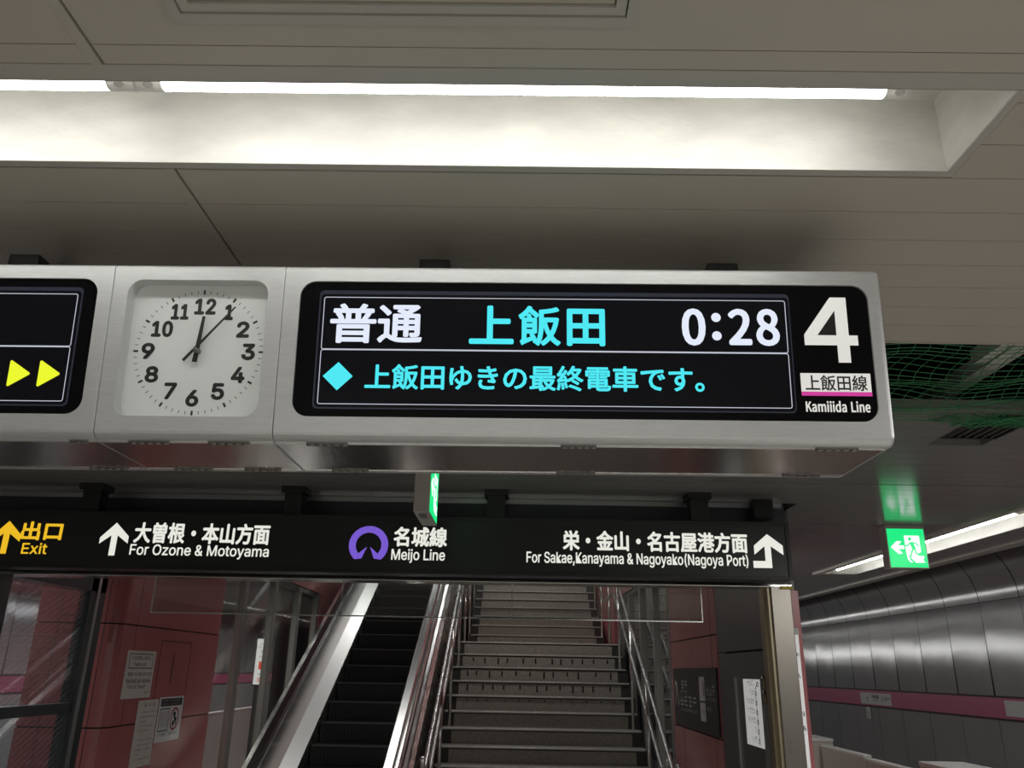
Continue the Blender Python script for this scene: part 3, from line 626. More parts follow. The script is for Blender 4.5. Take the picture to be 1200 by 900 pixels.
# curved enamel panel wall across the right track, and a plain one across the left track
def track_wall(name, X, s, y0, y1, label):
    w = MB()
    pit = 0.745
    n = int((y1 - y0) / pit)
    rnd = random.Random(3)
    for k in range(n):
        a, b = y0 + k * pit + 0.008, y0 + (k + 1) * pit - 0.008
        t = rnd.uniform(-0.0016, 0.0016)
        w.box(X, X + s * 0.02, a, b, -1.1, 1.405)
        for q in w.v[-8:]:
            if abs(q.x - X) < 1e-6:
                q.x += t * (1 if q.y > (a + b) / 2 else -1)
        # upper panel: a thin plate, slightly twisted as hung
        n_ = 6
        tw = 0.0030 + t
        g = []
        for iz in range(n_ + 1):
            for iy in range(n_ + 1):
                yn, zn = 2 * iy / n_ - 1, 2 * iz / n_ - 1
                g.append((X - s * tw * yn * zn + s * 0.003, a + (b - a) * iy / n_, 1.642 + (2.578 - 1.642) * iz / n_))
        w.smooth = True
        w.add(g, [((k0, k0 + 1, k0 + n_ + 2, k0 + n_ + 1) if s < 0 else (k0 + n_ + 1, k0 + n_ + 2, k0 + 1, k0)) for k0 in (iz * (n_ + 1) + iy for iz in range(n_) for iy in range(n_))])
        w.smooth = False
        w.smooth = True
        R = 0.62
        rr = []
        for q in range(17):
            th = q / 16 * PI / 2
            rr.append((X - s * R * (1 - math.cos(th)), 2.584 + R * math.sin(th)))
        w.add([(x, yy, z) for x, z in rr for yy in (a, b)], [((2 * q, 2 * q + 1, 2 * q + 3, 2 * q + 2) if s > 0 else (2 * q + 2, 2 * q + 3, 2 * q + 1, 2 * q)) for q in range(len(rr) - 1)])
        w.smooth = False
    w.cur = 1
    w.box(X + s * 0.02, X + s * 0.05, y0, y1, -1.1, 3.3)
    o = struct(name, w, [wall_m, gap_m], label)
    bd = MB()
    bd.box(X - s * 0.008, X + s * 0.02, y0, y1, 1.425, 1.622)
    bd.cur = 1
    bd.box(X - s * 0.012, X + s * 0.02, y0, y1, 1.405, 1.425); bd.box(X - s * 0.012, X + s * 0.02, y0, y1, 1.622, 1.642)
    return bd
bd = track_wall('wall_right', 5.0, 1, 12.07 - 0.745 * 24, 12.07 + 0.745 * 14, 'curved grey enamel panel wall across the track')
struct('trim_2', bd, [band_m, bandedge_m], 'magenta band along the right track wall')
bd = track_wall('wall_left', -6.5, -1, 12.3 - 0.745 * 24, 12.3 + 0.745 * 14, 'grey enamel panel wall across the left track')
struct('trim_3', bd, [band_m, bandedge_m], 'magenta band along the left track wall')

# stairwell: red enamelled side walls above the glazing, dark end and roof
w = MB()
w.box(XL - 0.12, XL, 8.07, 21, 2.80, 5.6); w.box(XL - 0.12, XL, 12.05, 21, 0, 2.80)
struct('wall_stairwell_left', w, red_m, 'red enamel wall above the escalator')
w = MB()
w.box(XR, XR + 0.12, 7.9, 21, 2.80, 5.6); w.box(XR, XR + 0.12, 12.4, 21, 0, 2.80)
struct('wall_stairwell_right', w, red_m, 'red enamel wall above the stairs')
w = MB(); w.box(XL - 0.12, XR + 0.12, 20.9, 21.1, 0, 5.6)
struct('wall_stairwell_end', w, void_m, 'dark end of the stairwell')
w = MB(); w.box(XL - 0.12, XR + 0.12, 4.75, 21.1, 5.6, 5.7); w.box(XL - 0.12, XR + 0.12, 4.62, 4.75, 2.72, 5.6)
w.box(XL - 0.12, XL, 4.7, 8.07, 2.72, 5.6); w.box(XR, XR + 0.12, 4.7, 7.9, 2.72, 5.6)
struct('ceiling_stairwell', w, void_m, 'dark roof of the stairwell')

# ------------------------------------------------------------------ display units: face plane of the box hanging over the platform
TH = math.radians(5.5)
RO = 0.0052
def rolled(v):
    return Vector((v[0] * math.cos(RO) - v[2] * math.sin(RO), v[1], v[0] * math.sin(RO) + v[2] * math.cos(RO)))
FO = Vector((0, 1.5, 2.2143))
FACE = Plane(FO, rolled((1, 0, 0)), rolled((0, -math.sin(TH), math.cos(TH))))
def LOC(u, y, z):
    return FO + rolled((u, y, z))
FT = 0.358      # face height along the slope

def prof(e=0.0):
    """cross-section of the casing (y, z), shrunk by e; the first two points are the front face"""
    c, s = math.cos(TH), math.sin(TH)
    pts = []
    top = (-(FT) * s, FT * c)
    # front face from low to high
    f0, f1 = 0.020, FT - 0.008
    pts.append((-f0 * s, f0 * c)); pts.append((-f1 * s, f1 * c))
    for k in range(1, 5):      # small top round
        a = PI / 2 * k / 4
        pts.append((-f1 * s + 0.008 * (1 - math.cos(a)), f1 * c + 0.008 * math.sin(a)))
    pts.append((0.275, FT * c)); pts.append((0.285, FT * c - 0.01))
    pts.append((0.285, 0.010)); pts.append((0.275, 0.0))
    pts.append((0.020, -0.0005))
    for k in range(1, 6):      # big lower round
        a = PI / 2 * k / 6
        pts.append((0.020 - 0.022 * math.sin(a), -0.0005 + 0.020 * (1 - math.cos(a))))
    if e:
        cy, cz = 0.125, FT / 2
        pts = [(y + (e if y < cy else -e), z + (e if z < cz else -e)) for y, z in pts]
    return pts

def module(root, ua, ub, win, r, depth, ra, rb):
    """casing with a round-cornered window; ra, rb: rounding of the left and right ends"""
    m = MB()
    def sect(u, e):
        return [LOC(u, y, z) for y, z in prof(e)]
    n = len(prof())
    def ends(u, rr, sgn):
        out = []
        for k in range(5):
            a = PI / 2 * k / 4
            out.append((u - sgn * rr * (1 - math.sin(a)), rr * (1 - math.cos(a))))
        return out      # from inside to the very end
    R = ends(ub, rb, 1)
    Lr = ends(ua, ra, -1)
    i0, i1 = ua + ra, ub - rb
    # middle part without the front face
    A, B = sect(i0, 0), sect(i1, 0)
    for j in range(1, n):
        m.smooth = j not in (5, 7, 9)
        m.cur = 1 if j in (4, 5, 6, 7) else 0
        m.add([A[j], A[(j + 1) % n], B[(j + 1) % n], B[j]], [(0, 1, 2, 3)])
    m.smooth = False
    m.cur = 0
    for E, flip in ((Lr, True), (R, False)):
        rings = [sect(u, e) for u, e in E]
        for p, q in zip(rings[:-1], rings[1:]):
            for j in range(n):
                f = [p[j], p[(j + 1) % n], q[(j + 1) % n], q[j]]
                m.add(f, [(3, 2, 1, 0) if flip else (0, 1, 2, 3)])
        last = rings[-1]
        m.add(last, [tuple(range(n)) if flip else tuple(range(n - 1, -1, -1))])
    # front face with hole
    w0, w1, v0, v1 = win
    inner = rrect(w0, w1, v0, v1, r, 10)
    f0, f1 = 0.020, FT - 0.008
    def outer(p):
        # project a point of the inner loop outward onto the rectangle
        cx, cy = (w0 + w1) / 2, (v0 + v1) / 2
        return p
    N = len(inner)
    out = []
    for k, (x, y) in enumerate(inner):
        q = k // 11
        t = (k % 11) / 10
        c = [(i1, f0), (i1, f1), (i0, f1), (i0, f0)][q]
        # first half of the corner arc belongs to the side it leaves, second to the side it enters
        if q == 0:
            o = (x + (c[0] - x) * min(1, 2 * t), f0) if t <= .5 else (i1, f0 + (y - f0) * (2 * t - 1))
        elif q == 1:
            o = (i1, y + (f1 - y) * min(1, 2 * t)) if t <= .5 else (i1 + (x - i1) * (2 * t - 1), f1)
        elif q == 2:
            o = (x + (i0 - x) * min(1, 2 * t), f1) if t <= .5 else (i0, f1 + (y - f1) * (2 * t - 1))
        else:
            o = (i0, y + (f0 - y) * min(1, 2 * t)) if t <= .5 else (i0 + (x - i0) * (2 * t - 1), f0)
        out.append(o)
    m.add([FACE.at(*p) for p in out] + [FACE.at(*p) for p in inner], [(j, (j + 1) % N, N + (j + 1) % N, N + j) for j in range(N)])
    # window reveal
    m.add([FACE.at(*p) for p in inner] + [FACE.at(*p, -depth) for p in inner], [(j, (j + 1) % N, N + (j + 1) % N, N + j) for j in range(N)])
    return m.build('casing', [alu_m, topcover_m], root)

def under(root, ua, ub, hinges1, hinges2):
    m = MB()
    c = [LOC(ua + 0.002, 0.027, -0.002), LOC(ub - 0.014 if ub > 0.5 else ub - 0.002, 0.027, -0.002), LOC(ub - 0.014 if ub > 0.5 else ub - 0.002, 0.243, -0.002), LOC(ua + 0.002, 0.243, -0.002)]
    d = [p + Vector((0, 0, 0.0025)) for p in c]
    m.add(c + d, [(0, 3, 2, 1), (0, 1, 5, 4), (1, 2, 6, 5), (2, 3, 7, 6), (3, 0, 4, 7), (4, 5, 6, 7)])
    m.build('access_panel', steel_m, root)
    for y in (0.025, 0.245):
        m = MB()
        q = [LOC(uu, yy, zz) for uu in (ua + 0.001, ub - (0.014 if ub > 0.5 else 0.001)) for yy in (y - 0.0018, y + 0.0018) for zz in (-0.0035, -0.0003)]
        m.add(q, [(0, 1, 3, 2), (4, 6, 7, 5), (0, 4, 5, 1), (2, 3, 7, 6), (0, 2, 6, 4), (1, 5, 7, 3)])
        m.build('edge_strip', bright_m, root)
    for lst, y in ((hinges1, 0.0235), (hinges2, 0.2435)):
        for a, b in lst:
            h = MB()
            w = (b - a) / 5
            for k in range(5):
                h.tube([LOC(a + k * w + 0.0008, y, -0.0045), LOC(a + (k + 1) * w - 0.0008, y, -0.0045)], 0.0026, 8)
            q = [LOC(uu, yy, zz) for uu in (a, b) for yy in (y - 0.0045, y + 0.0045) for zz in (-0.0032, -0.001)]
            h.add(q, [(0, 1, 3, 2), (4, 6, 7, 5), (0, 4, 5, 1), (2, 3, 7, 6), (0, 2, 6, 4), (1, 5, 7, 3)])
            h.build('hinge', hinge_m, root)

def hangers(root, us):
    for u in us:
        h = MB()
        p = LOC(u, 0.10, FT)
        h.box(p.x - 0.034, p.x + 0.034, 1.59, 1.65, 2.564, 2.654, 0.004)
        h.box(p.x - 0.02, p.x + 0.02, 1.65, 1.76, 2.60, 2.63); h.box(p.x - 0.012, p.x + 0.012, 1.735, 1.76, 2.60, 2.70)
        h.build('hanger', signframe_m, root)

def lcd(root, win, r, out, line, mid):
    """black screen, lit rim, two cells and the thin lines round them"""
    w0, w1, v0, v1 = win
    m = MB()
    pts = rrect(w0 - 0.002, w1 + 0.002, v0 - 0.002, v1 + 0.002, r, 10)
    m.add([FACE.at(*p, -0.005) for p in pts], [tuple(range(len(pts)))])
    scr = m.build('screen', black_m, root)
    m = MB()
    pts = rrect(*out, 0.010, 6)
    m.add([FACE.at(*p, -0.0046) for p in pts], [tuple(range(len(pts)))])
    m.build('lit_rim', lcdrim_m, scr)
    a0, a1, b0, b1 = line
    m = MB()
    pts = rrect(a0 - 0.006, a1 + 0.006, b0 - 0.006, b1 + 0.006, 0.008, 6)
    m.add([FACE.at(*p, -0.0043) for p in pts], [tuple(range(len(pts)))])
    m.build('cell', lcdcell_m, scr)
    m = MB()
    rframe(m, FACE, a0, a1, mid, b1, 0.005, 0.0016, -0.0038)
    rframe(m, FACE, a0, a1, b0, mid, 0.005, 0.0016, -0.00375)
    m.build('cell_border', lcdline_m, scr)
    return scr

# right-hand departure display
WIN = (-0.4455, 0.6925, 0.0455, 0.3245)
dd = thing('departure_display', (0.12, 1.64, 2.2143), 'long silver display box with a black screen, cyan last-train text and a big 4', 'display', 'display units of the hanging box')
module(dd, -0.4785, 0.7208, WIN, 0.032, 0.008, 0.0015, 0.010)
under(dd, -0.4785, 0.7208, [(-0.417, -0.336), (0.078, 0.148), (0.572, 0.655)], [(-0.415, -0.333), (0.08, 0.166), (0.575, 0.658)])
hangers(dd, (-0.193, 0.441))
scr = lcd(dd, WIN, 0.032, (-0.407, 0.536, 0.062, 0.3065), (-0.3975, 0.5277, 0.071, 0.2925), 0.1825)
W_ = -0.0032
m = MB(); put(m, FACE, text2d('普'), (-0.3824, -0.2897, 0.1953, 0.2785), 0.0021, W_); put(m, FACE, text2d('通'), (-0.2871, -0.1974, 0.1965, 0.2765), 0.0021, W_)
tag(m.build('service_text', lcdwhite_m, scr), 'white characters on the screen')
m = MB()
put(m, FACE, text2d('上'), (-0.1039, -0.0150, 0.1960, 0.2765), 0.0023, W_); put(m, FACE, text2d('飯'), (-0.0060, 0.0785, 0.1930, 0.2770), 0.0021, W_); put(m, FACE, text2d('田'), (0.0905, 0.1666, 0.1935, 0.2715), 0.0024, W_)
tag(m.build('destination_text', lcdcyan_m, scr), 'cyan characters on the screen')
m = MB()
put(m, FACE, text2d('0', 'N'), (0.3191, 0.3665, 0.1965, 0.2742), 0.0028, W_)
disc(m, FACE, 0.3880, 0.2172, 0.0095, W_); disc(m, FACE, 0.3880, 0.2556, 0.0095, W_)
put(m, FACE, text2d('2', 'N'), (0.4115, 0.4575, 0.1983, 0.2742), 0.0028, W_); put(m, FACE, text2d('8', 'N'), (0.4660, 0.5127, 0.1970, 0.2745), 0.0028, W_)
tag(m.build('time_text', lcdwhite_m, scr), 'white digits on the screen')
m = MB(); put(m, FACE, text2d('上飯田ゆきの最終電車です。'), (-0.3066, 0.3591, 0.1012, 0.1530), 0.0012, W_)
tag(m.build('message_text', lcdcyan_m, scr), 'cyan line of text on the screen')
m = MB(); poly(m, FACE, [(-0.3602, 0.0986), (-0.3306, 0.1274), (-0.3602, 0.1562), (-0.3897, 0.1274)], W_)
tag(m.build('diamond_mark', lcdcyan_m, scr), 'cyan diamond on the screen')
m = MB(); poly(m, FACE, [(0.6245, 0.1644), (0.6490, 0.1644), (0.6490, 0.1998), (0.6663, 0.1998), (0.6663, 0.2205), (0.6490, 0.2205), (0.6490, 0.2998), (0.6170, 0.2998), (0.5607, 0.2215), (0.5607, 0.1998), (0.6245, 0.1998)], W_)
four = m.build('platform_number', platewhite_m, scr)
m = MB(); poly(m, FACE, [(0.6245, 0.2205), (0.6245, 0.2720), (0.5870, 0.2205)], W_ + 0.0002)
tag(m.build('counter', plateblack_m, four), 'black triangle inside the 4')
m = MB(); rect(m, FACE, 0.5470, 0.6835, 0.1052, 0.1425, W_)
pl_ = m.build('line_plate', platewhite_m, scr)
m = MB(); put(m, FACE, text2d('上飯田線'), (0.5554, 0.6761, 0.1072, 0.1388), 0.0005, W_ + 0.0003)
tag(m.build('line_name', plateblack_m, pl_), 'black characters on the white plate')
m = MB(); rect(m, FACE, 0.5470, 0.6840, 0.0970, 0.1052, W_)
tag(m.build('line_stripe', magenta_em, scr), 'magenta stripe under the white plate')
m = MB(); put(m, FACE, text2d('Kamiiida Line', 'N', 18), (0.5531, 0.6779, 0.0645, 0.0873), 0.0007, W_)
tag(m.build('line_name_latin', platewhite_m, scr), 'white Latin letters')

# left-hand departure display, cut by the frame of the photograph
WIN2 = (-2.02, -0.8560, 0.0455, 0.3260)
dl = thing('departure_display', (-1.43, 1.64, 2.2143), 'silver display box at the left edge with yellow triangles on its black screen', 'display', 'display units of the hanging box')
module(dl, -2.06, -0.8265, WIN2, 0.032, 0.008, 0.010, 0.0015)
under(dl, -2.06, -0.8265, [(-1.32, -1.24), (-0.88, -0.845)], [(-1.32, -1.24), (-0.952, -0.866)])
hangers(dl, (-1.105, -1.75))
scr2 = lcd(dl, WIN2, 0.032, (-1.98, -0.8865, 0.062, 0.3085), (-1.97, -0.8960, 0.071, 0.2945), 0.1830)
for k in range(3):
    m = MB()
    d = -0.0593 * k
    pts = [(-0.9515, 0.0995), (-0.9083, 0.1264), (-0.9510, 0.1545)]
    stroke(m, FACE, [(p[0] * 0.86 + 0.14 * -0.936 + d, p[1] * 0.86 + 0.14 * 0.127) for p in pts], 0.0055, W_ + 0.0003, True)
    poly(m, FACE, [(p[0] * 0.88 + 0.12 * -0.936 + d, p[1] * 0.88 + 0.12 * 0.127) for p in pts], W_)
    tag(m.build('arrow_triangle', lcdyellow_m, scr2), 'yellow triangle on the screen')

# the clock between them
WIN3 = (-0.7945, -0.5107, 0.0432, 0.3247)
ck = thing('platform_clock', (-0.6525, 1.64, 2.2143), 'square silver clock with a white dial between the two display boxes', 'clock')
module(ck, -0.8255, -0.4795, WIN3, 0.030, 0.002, 0.0015, 0.0015)
under(ck, -0.8255, -0.4795, [(-0.765, -0.685), (-0.609, -0.528)], [(-0.763, -0.679), (-0.608, -0.526)])
m = MB()
inn = rrect(WIN3[0], WIN3[1], WIN3[2], WIN3[3], 0.030, 10); N_ = len(inn)
m.add([FACE.at(*p, -0.002) for p in inn] + [FACE.at(*p, -0.033) for p in inn], [(j, (j + 1) % N_, N_ + (j + 1) % N_, N_ + j) for j in range(N_)])
m.build('case_lining', dialside_m, ck)
m = MB(); m.add([FACE.at(*p, -0.0325) for p in rrect(WIN3[0], WIN3[1], WIN3[2], WIN3[3], 0.030, 10)], [tuple(range(N_))])
dial = m.build('dial', dial_m, ck)
CU, CV, CR = -0.6522, 0.1830, 0.1268
m = MB()
for k in range(60):
    a = PI / 2 - 2 * PI * k / 60
    l, wd = (0.0095, 0.0042) if k % 5 == 0 else (0.0065, 0.0013)
    c = Vector((math.cos(a), math.sin(a))); q = Vector((-c.y, c.x)) * wd / 2
    p0, p1 = c * (CR - l / 2), c * (CR + l / 2)
    m.add([FACE.at(CU + p.x, CV + p.y, -0.032) for p in (p0 - q, p0 + q, p1 + q, p1 - q)], [(3, 2, 1, 0)])
m.build('minute_track', ink_m, dial)
NUM = {12: (-0.6476, 0.2793, 0.022, 0.0176), 11: (-0.6983, 0.2674, 0.0182, 0.0170), 10: (-0.7307, 0.2304, 0.0219, 0.0174), 9: (-0.7545, 0.1836, 0.0135, 0.0172), 8: (-0.7409, 0.1348, 0.0136, 0.0172), 7: (-0.7, 0.1009, 0.0126, 0.0172), 6: (-0.6544, 0.0864, 0.0130, 0.0174), 5: (-0.6044, 0.1006, 0.0131, 0.0174), 4: (-0.5674, 0.1352, 0.0138, 0.0170), 3: (-0.5507, 0.1835, 0.0137, 0.0174), 2: (-0.5658, 0.2306, 0.0131, 0.0174), 1: (-0.5978, 0.2673, 0.0088, 0.0170)}
for k in range(1, 13):
    u, v, hw, hh2 = NUM[k]
    m = MB(); put(m, FACE, text2d(str(k), 'H'), (u - hw, u + hw, v - hh2, v + hh2), 0.0020, -0.032)
    m.build('numeral', ink_m, dial)
def hand(name, tail, tip, w0, w1, wz):
    h = MB()
    a, b = Vector(tail), Vector(tip)
    d = (b - a).normalized(); q = Vector((-d.y, d.x))
    c = [a + q * w0 / 2, a - q * w0 / 2, b - q * w1 / 2, b + q * w1 / 2]
    lo = [FACE.at(p.x, p.y, wz) for p in c]; hi = [FACE.at(p.x, p.y, wz + 0.0012) for p in c]
    h.add(lo + hi, [(4, 5, 6, 7), (0, 1, 5, 4), (1, 2, 6, 5), (2, 3, 7, 6), (3, 0, 4, 7)])
    return h.build(name, ink_m, ck)
hand('hour_hand', (-0.6552, 0.1597), (-0.6455, 0.2560), 0.0100, 0.0058, -0.026)
hand('minute_hand', (-0.6765, 0.1610), (-0.5815, 0.2750), 0.0060, 0.0028, -0.021)
m = MB(); m.tube([FACE.at(-0.6515, 0.1826, -0.032), FACE.at(-0.6515, 0.1826, -0.016)], 0.0052, 16); m.tube([FACE.at(-0.6515, 0.1826, -0.016), FACE.at(-0.6515, 0.1826, -0.013)], 0.0028, 12)
m.build('hub', hinge_m, ck)
m = MB(); m.add([FACE.at(*p, -0.0025) for p in inn], [tuple(range(N_))])
m.build('glass', glass_m, ck)

# ------------------------------------------------------------------ light trough in the ceiling, with its tubes
TX0, TX1, TY0, TY1, TZ = -3.18, 0.796, 1.080, 1.304, 2.86
lt = thing('light_trough', (-0.5, 1.19, H), 'long white recessed light trough in the ceiling in front of the display box', 'light fixture')
m = MB()
m.add([(TX0, TY1, H - 0.001), (TX1, TY1, H - 0.001), (TX1, TY1, TZ), (TX0, TY1, TZ)], [(0, 1, 2, 3)])
m.add([(TX0, TY0, H - 0.001), (TX1, TY0, H - 0.001), (TX1, TY0, TZ), (TX0, TY0, TZ)], [(3, 2, 1, 0)])
m.add([(TX0, TY0, TZ), (TX1, TY0, TZ), (TX1, TY1, TZ), (TX0, TY1, TZ)], [(3, 2, 1, 0)])
m.build('reflector', trough_m, lt)
for x, s in ((TX1, 1), (TX0, -1)):
    m = MB(); m.box(x - 0.001 if s > 0 else x - 0.003, x + 0.003 if s > 0 else x + 0.001, TY0, TY1, H - 0.001, TZ)
    m.build('end_plate', trough_m, lt)
m = MB()
m.box(TX0 - 0.02, TX1 + 0.018, TY1 + 0.0015, TY1 + 0.020, H - 0.0012, H + 0.012, 0.0012)
m.box(TX0 - 0.02, TX1 + 0.018, TY0 - 0.038, TY0 - 0.0015, H - 0.0012, H + 0.012, 0.0012)
m.box(TX1 + 0.0035, TX1 + 0.018, TY0, TY1, H - 0.0012, H + 0.012, 0.0012)
m.box(TX0 - 0.02, TX0 - 0.0035, TY0, TY1, H - 0.004, H + 0.012, 0.0012)
m.build('edge_frame', frame_m, lt)
m = MB(); m.box(TX0 + 0.05, TX1 - 0.06, 1.125, 1.175, 2.795, TZ, 0.003)
m.build('batten', trough_m, lt)

TUY, TUZ, TUR = 1.150, 2.7600, 0.0178
def led_tube(label, A, B, r, lit, dots=True, group=None):
    """tube from point A to point B, lower half lit, upper half a pale spine, a cap at each end"""
    A, B = Vector(A), Vector(B)
    d = (B - A).normalized()
    s = d.cross(Vector((0, 0, 1))).normalized()
    upv = s.cross(d)
    t = thing('led_tube', tuple((A + B) / 2), label, 'light tube', group)
    def arc(p, a0, a1, n, rr):
        return [p + s * (rr * math.cos(math.radians(a0 + (a1 - a0) * k / n))) + upv * (rr * math.sin(math.radians(a0 + (a1 - a0) * k / n))) for k in range(n + 1)]
    c = 0.046
    m = MB(); m.smooth = True
    m.loft([arc(A + d * c, -186, 6, 14, r), arc(B - d * c, -186, 6, 14, r)], closed=False, cap=False)
    m.build('diffuser', lit, t)
    m = MB(); m.smooth = True
    m.loft([arc(A + d * c, 6, 174, 8, r), arc(B - d * c, 6, 174, 8, r)], closed=False, cap=False)
    m.build('spine', cap_m, t)
    for p, q in ((A, A + d * c), (B - d * c, B)):
        m = MB(); m.tube([p, q], r * 1.03, 20)
        k = m.build('end_cap', cap_m, t)
        if dots:
            e = MB()
            mid = (p + q) / 2
            ct = mid - upv * (r * 1.035) * 0.86 - s * (-0.5 * r)
            # small round mark on the lower front of the cap
            nrm = (-upv * 0.86 + s * 0.5).normalized()
            vv = d.cross(nrm)
            cc = mid + nrm * (r * 1.06)
            e.add([cc + d * (0.009 * math.cos(2 * PI * j / 16)) + vv * (0.006 * math.sin(2 * PI * j / 16)) for j in range(16)], [tuple(range(16))])
            e.build('mark', capdot_m, k)
    return t
led_tube('lit tube above the big display, the long one in full view', (-0.676, TUY, TUZ), (0.664, TUY, TUZ), TUR, tube_m, True, 'tubes in the ceiling trough')
led_tube('lit tube running out at the left edge above the clock', (-2.018, TUY, TUZ), (-0.6805, TUY, TUZ), TUR, tube_m, True, 'tubes in the ceiling trough')

# ceiling hatch at the top edge
hh = thing('ceiling_hatch', (-0.18, 0.62, H), 'framed hatch panel in the ceiling at the top edge of the view', 'hatch')
def frame_ring(m, x0, x1, y0, y1, wd, z0, z1):
    for q in ((x0, x1, y1 - wd, y1), (x0, x1, y0, y0 + wd), (x0, x0 + wd, y0 + wd, y1 - wd), (x1 - wd, x1, y0 + wd, y1 - wd)):
        m.box(*q, z0, z1)
m = MB(); frame_ring(m, hx0, hx1, hy0, hy1, 0.018, H - 0.006, H + 0.03); m.build('outer_frame', frame_m, hh)
m = MB(); frame_ring(m, hx0 + 0.020, hx1 - 0.020, hy0 + 0.020, hy1 - 0.020, 0.015, H - 0.003, H + 0.03); m.build('inner_frame', frame_m, hh)
m = MB(); m.box(hx0 + 0.037, hx1 - 0.037, hy0 + 0.037, hy1 - 0.037, H + 0.002, H + 0.02); m.build('panel', ceil_m, hh)

# light trough along the right platform edge
ROWX = (2.80, 3.135)
rt_ = thing('light_trough', (2.95, 5.3, H), 'light trough running along the ceiling beside the curved grey wall', 'light fixture')
m = MB()
a, b, y0, y1, zt = ROWX[0], ROWX[1], 3.0, 7.66, 2.80
m.add([(b, y0, H), (b, y1, H), (b, y1, zt), (b, y0, zt)], [(3, 2, 1, 0)])
m.add([(a, y0, H), (a, y1, H), (a, y1, zt), (a, y0, zt)], [(0, 1, 2, 3)])
m.add([(a, y0, zt), (b, y0, zt), (b, y1, zt), (a, y1, zt)], [(3, 2, 1, 0)])
m.add([(a, y1, H), (b, y1, H), (b, y1, zt), (a, y1, zt)], [(0, 1, 2, 3)])
m.add([(a, y0, H), (b, y0, H), (b, y0, zt), (a, y0, zt)], [(3, 2, 1, 0)])
m.build('reflector', trough_m, rt_)
m = MB(); m.box(lx0 + 0.002, a - 0.002, y0 - 0.04, y1 + 0.06, H - 0.012, H + 0.03); m.box(b + 0.002, lx1 - 0.002, y0 - 0.04, y1 + 0.06, H - 0.001, H + 0.03)
m.box(a, b, y1 + 0.002, y1 + 0.06, H - 0.003, H + 0.03); m.box(a, b, y0 - 0.04, y0 - 0.002, H - 0.003, H + 0.03)
m.build('edge_frame', frame_m, rt_)
led_tube('lit tube in the trough beside the curved grey wall, behind the square exit sign', (2.90, 4.66, 2.724), (2.90, 7.56, 2.724), 0.017, tube2_m, False, 'tubes along the platform edge')
led_tube('lit tube in the trough beside the curved grey wall, running out at the right edge', (2.90, 3.05, 2.724), (2.90, 4.64, 2.724), 0.017, tube2_m, False, 'tubes along the platform edge')

# slot diffuser in the far ceiling
sd = thing('air_diffuser', (1.775, 3.01, H), 'black slatted air diffuser in the ceiling beside the green net', 'vent')
m = MB(); frame_ring(m, dx0, dx1, dy0, dy1, 0.012, H - 0.004, H + 0.03); m.build('frame', signframe_m, sd)
m = MB(); m.box(dx0 + 0.012, dx1 - 0.012, dy0 + 0.012, dy1 - 0.012, H + 0.025, H + 0.03); m.build('backing', gap_m, sd)
m = MB()
for k in range(6):
    x = dx0 + 0.025 + k * 0.033
    m.box(x, x + 0.006, dy0 + 0.012, dy1 - 0.012, H - 0.002, H + 0.022)
m.build('slats', hinge_m, sd)

# trays above the opening and the net under them
for x0, wd, y1, lab in ((1.642, 0.066, 3.3, 'long grey metal tray above the green net, the wider one'), (1.592, 0.034, 2.68, 'short grey metal tray above the green net, the narrow one')):
    m = MB(); m.box(x0, x0 + wd, 2.16, y1, 2.853, 2.90); m.box(x0, x0 + 0.006, 2.16, y1, 2.846, 2.853); m.box(x0 + wd - 0.006, x0 + wd, 2.16, y1, 2.846, 2.853)
    if wd > 0.05:
        m.box(x0 + 0.030, x0 + 0.034, 2.16, y1, 2.850, 2.853)
    m.box(x0 + wd / 2 - 0.005, x0 + wd / 2 + 0.005, 2.162, 2.172, 2.90, 3.32)
    tag(m.build('cable_tray', beam_m), lab, 'tray', 'metal trays above the net')
m = MB()
nx, ny = 58, 24
rnd = random.Random(11)
def netp(i, j):
    x = 0.55 + i * (2.55 / nx) + 0.012 * math.sin(j * 0.9 + i * 0.23)
    y = 2.150 + j * (0.69 / ny) + 0.010 * math.sin(i * 0.7 + j * 0.4)
    s = math.sin(PI * j / ny)
    z = 2.738 - 0.045 * (j / ny) - 0.022 * s + 0.012 * math.sin(i * 0.55) * s + 0.008 * math.sin(i * 0.21 + j * 0.8)
    if j > ny - 4 and i > 22:
        z += -0.012 * math.sin(i * 1.7 + j)
    return (x, y, z)
for j in range(ny + 1):
    m.tube([netp(i, j) for i in range(nx + 1)], 0.0015, 3)
for i in range(nx + 1):
    m.tube([netp(i, j) for j in range(0, ny + 1)], 0.0015, 3)
for k in range(80):     # slack net bunched along the far edge
    x = 1.62 + rnd.random() * 0.75
    pts = []
    for q in range(9):
        pts.append((x + (q - 4) * 0.035 + rnd.uniform(-0.02, 0.02), 2.82 + rnd.uniform(-0.06, 0.08), 2.690 + rnd.uniform(-0.016, 0.006)))
    m.tube(pts, 0.0017, 3)
nt_ = m.build('safety_net', net_m)
tag(nt_, 'green safety net strung across the open gap in the ceiling', 'net')

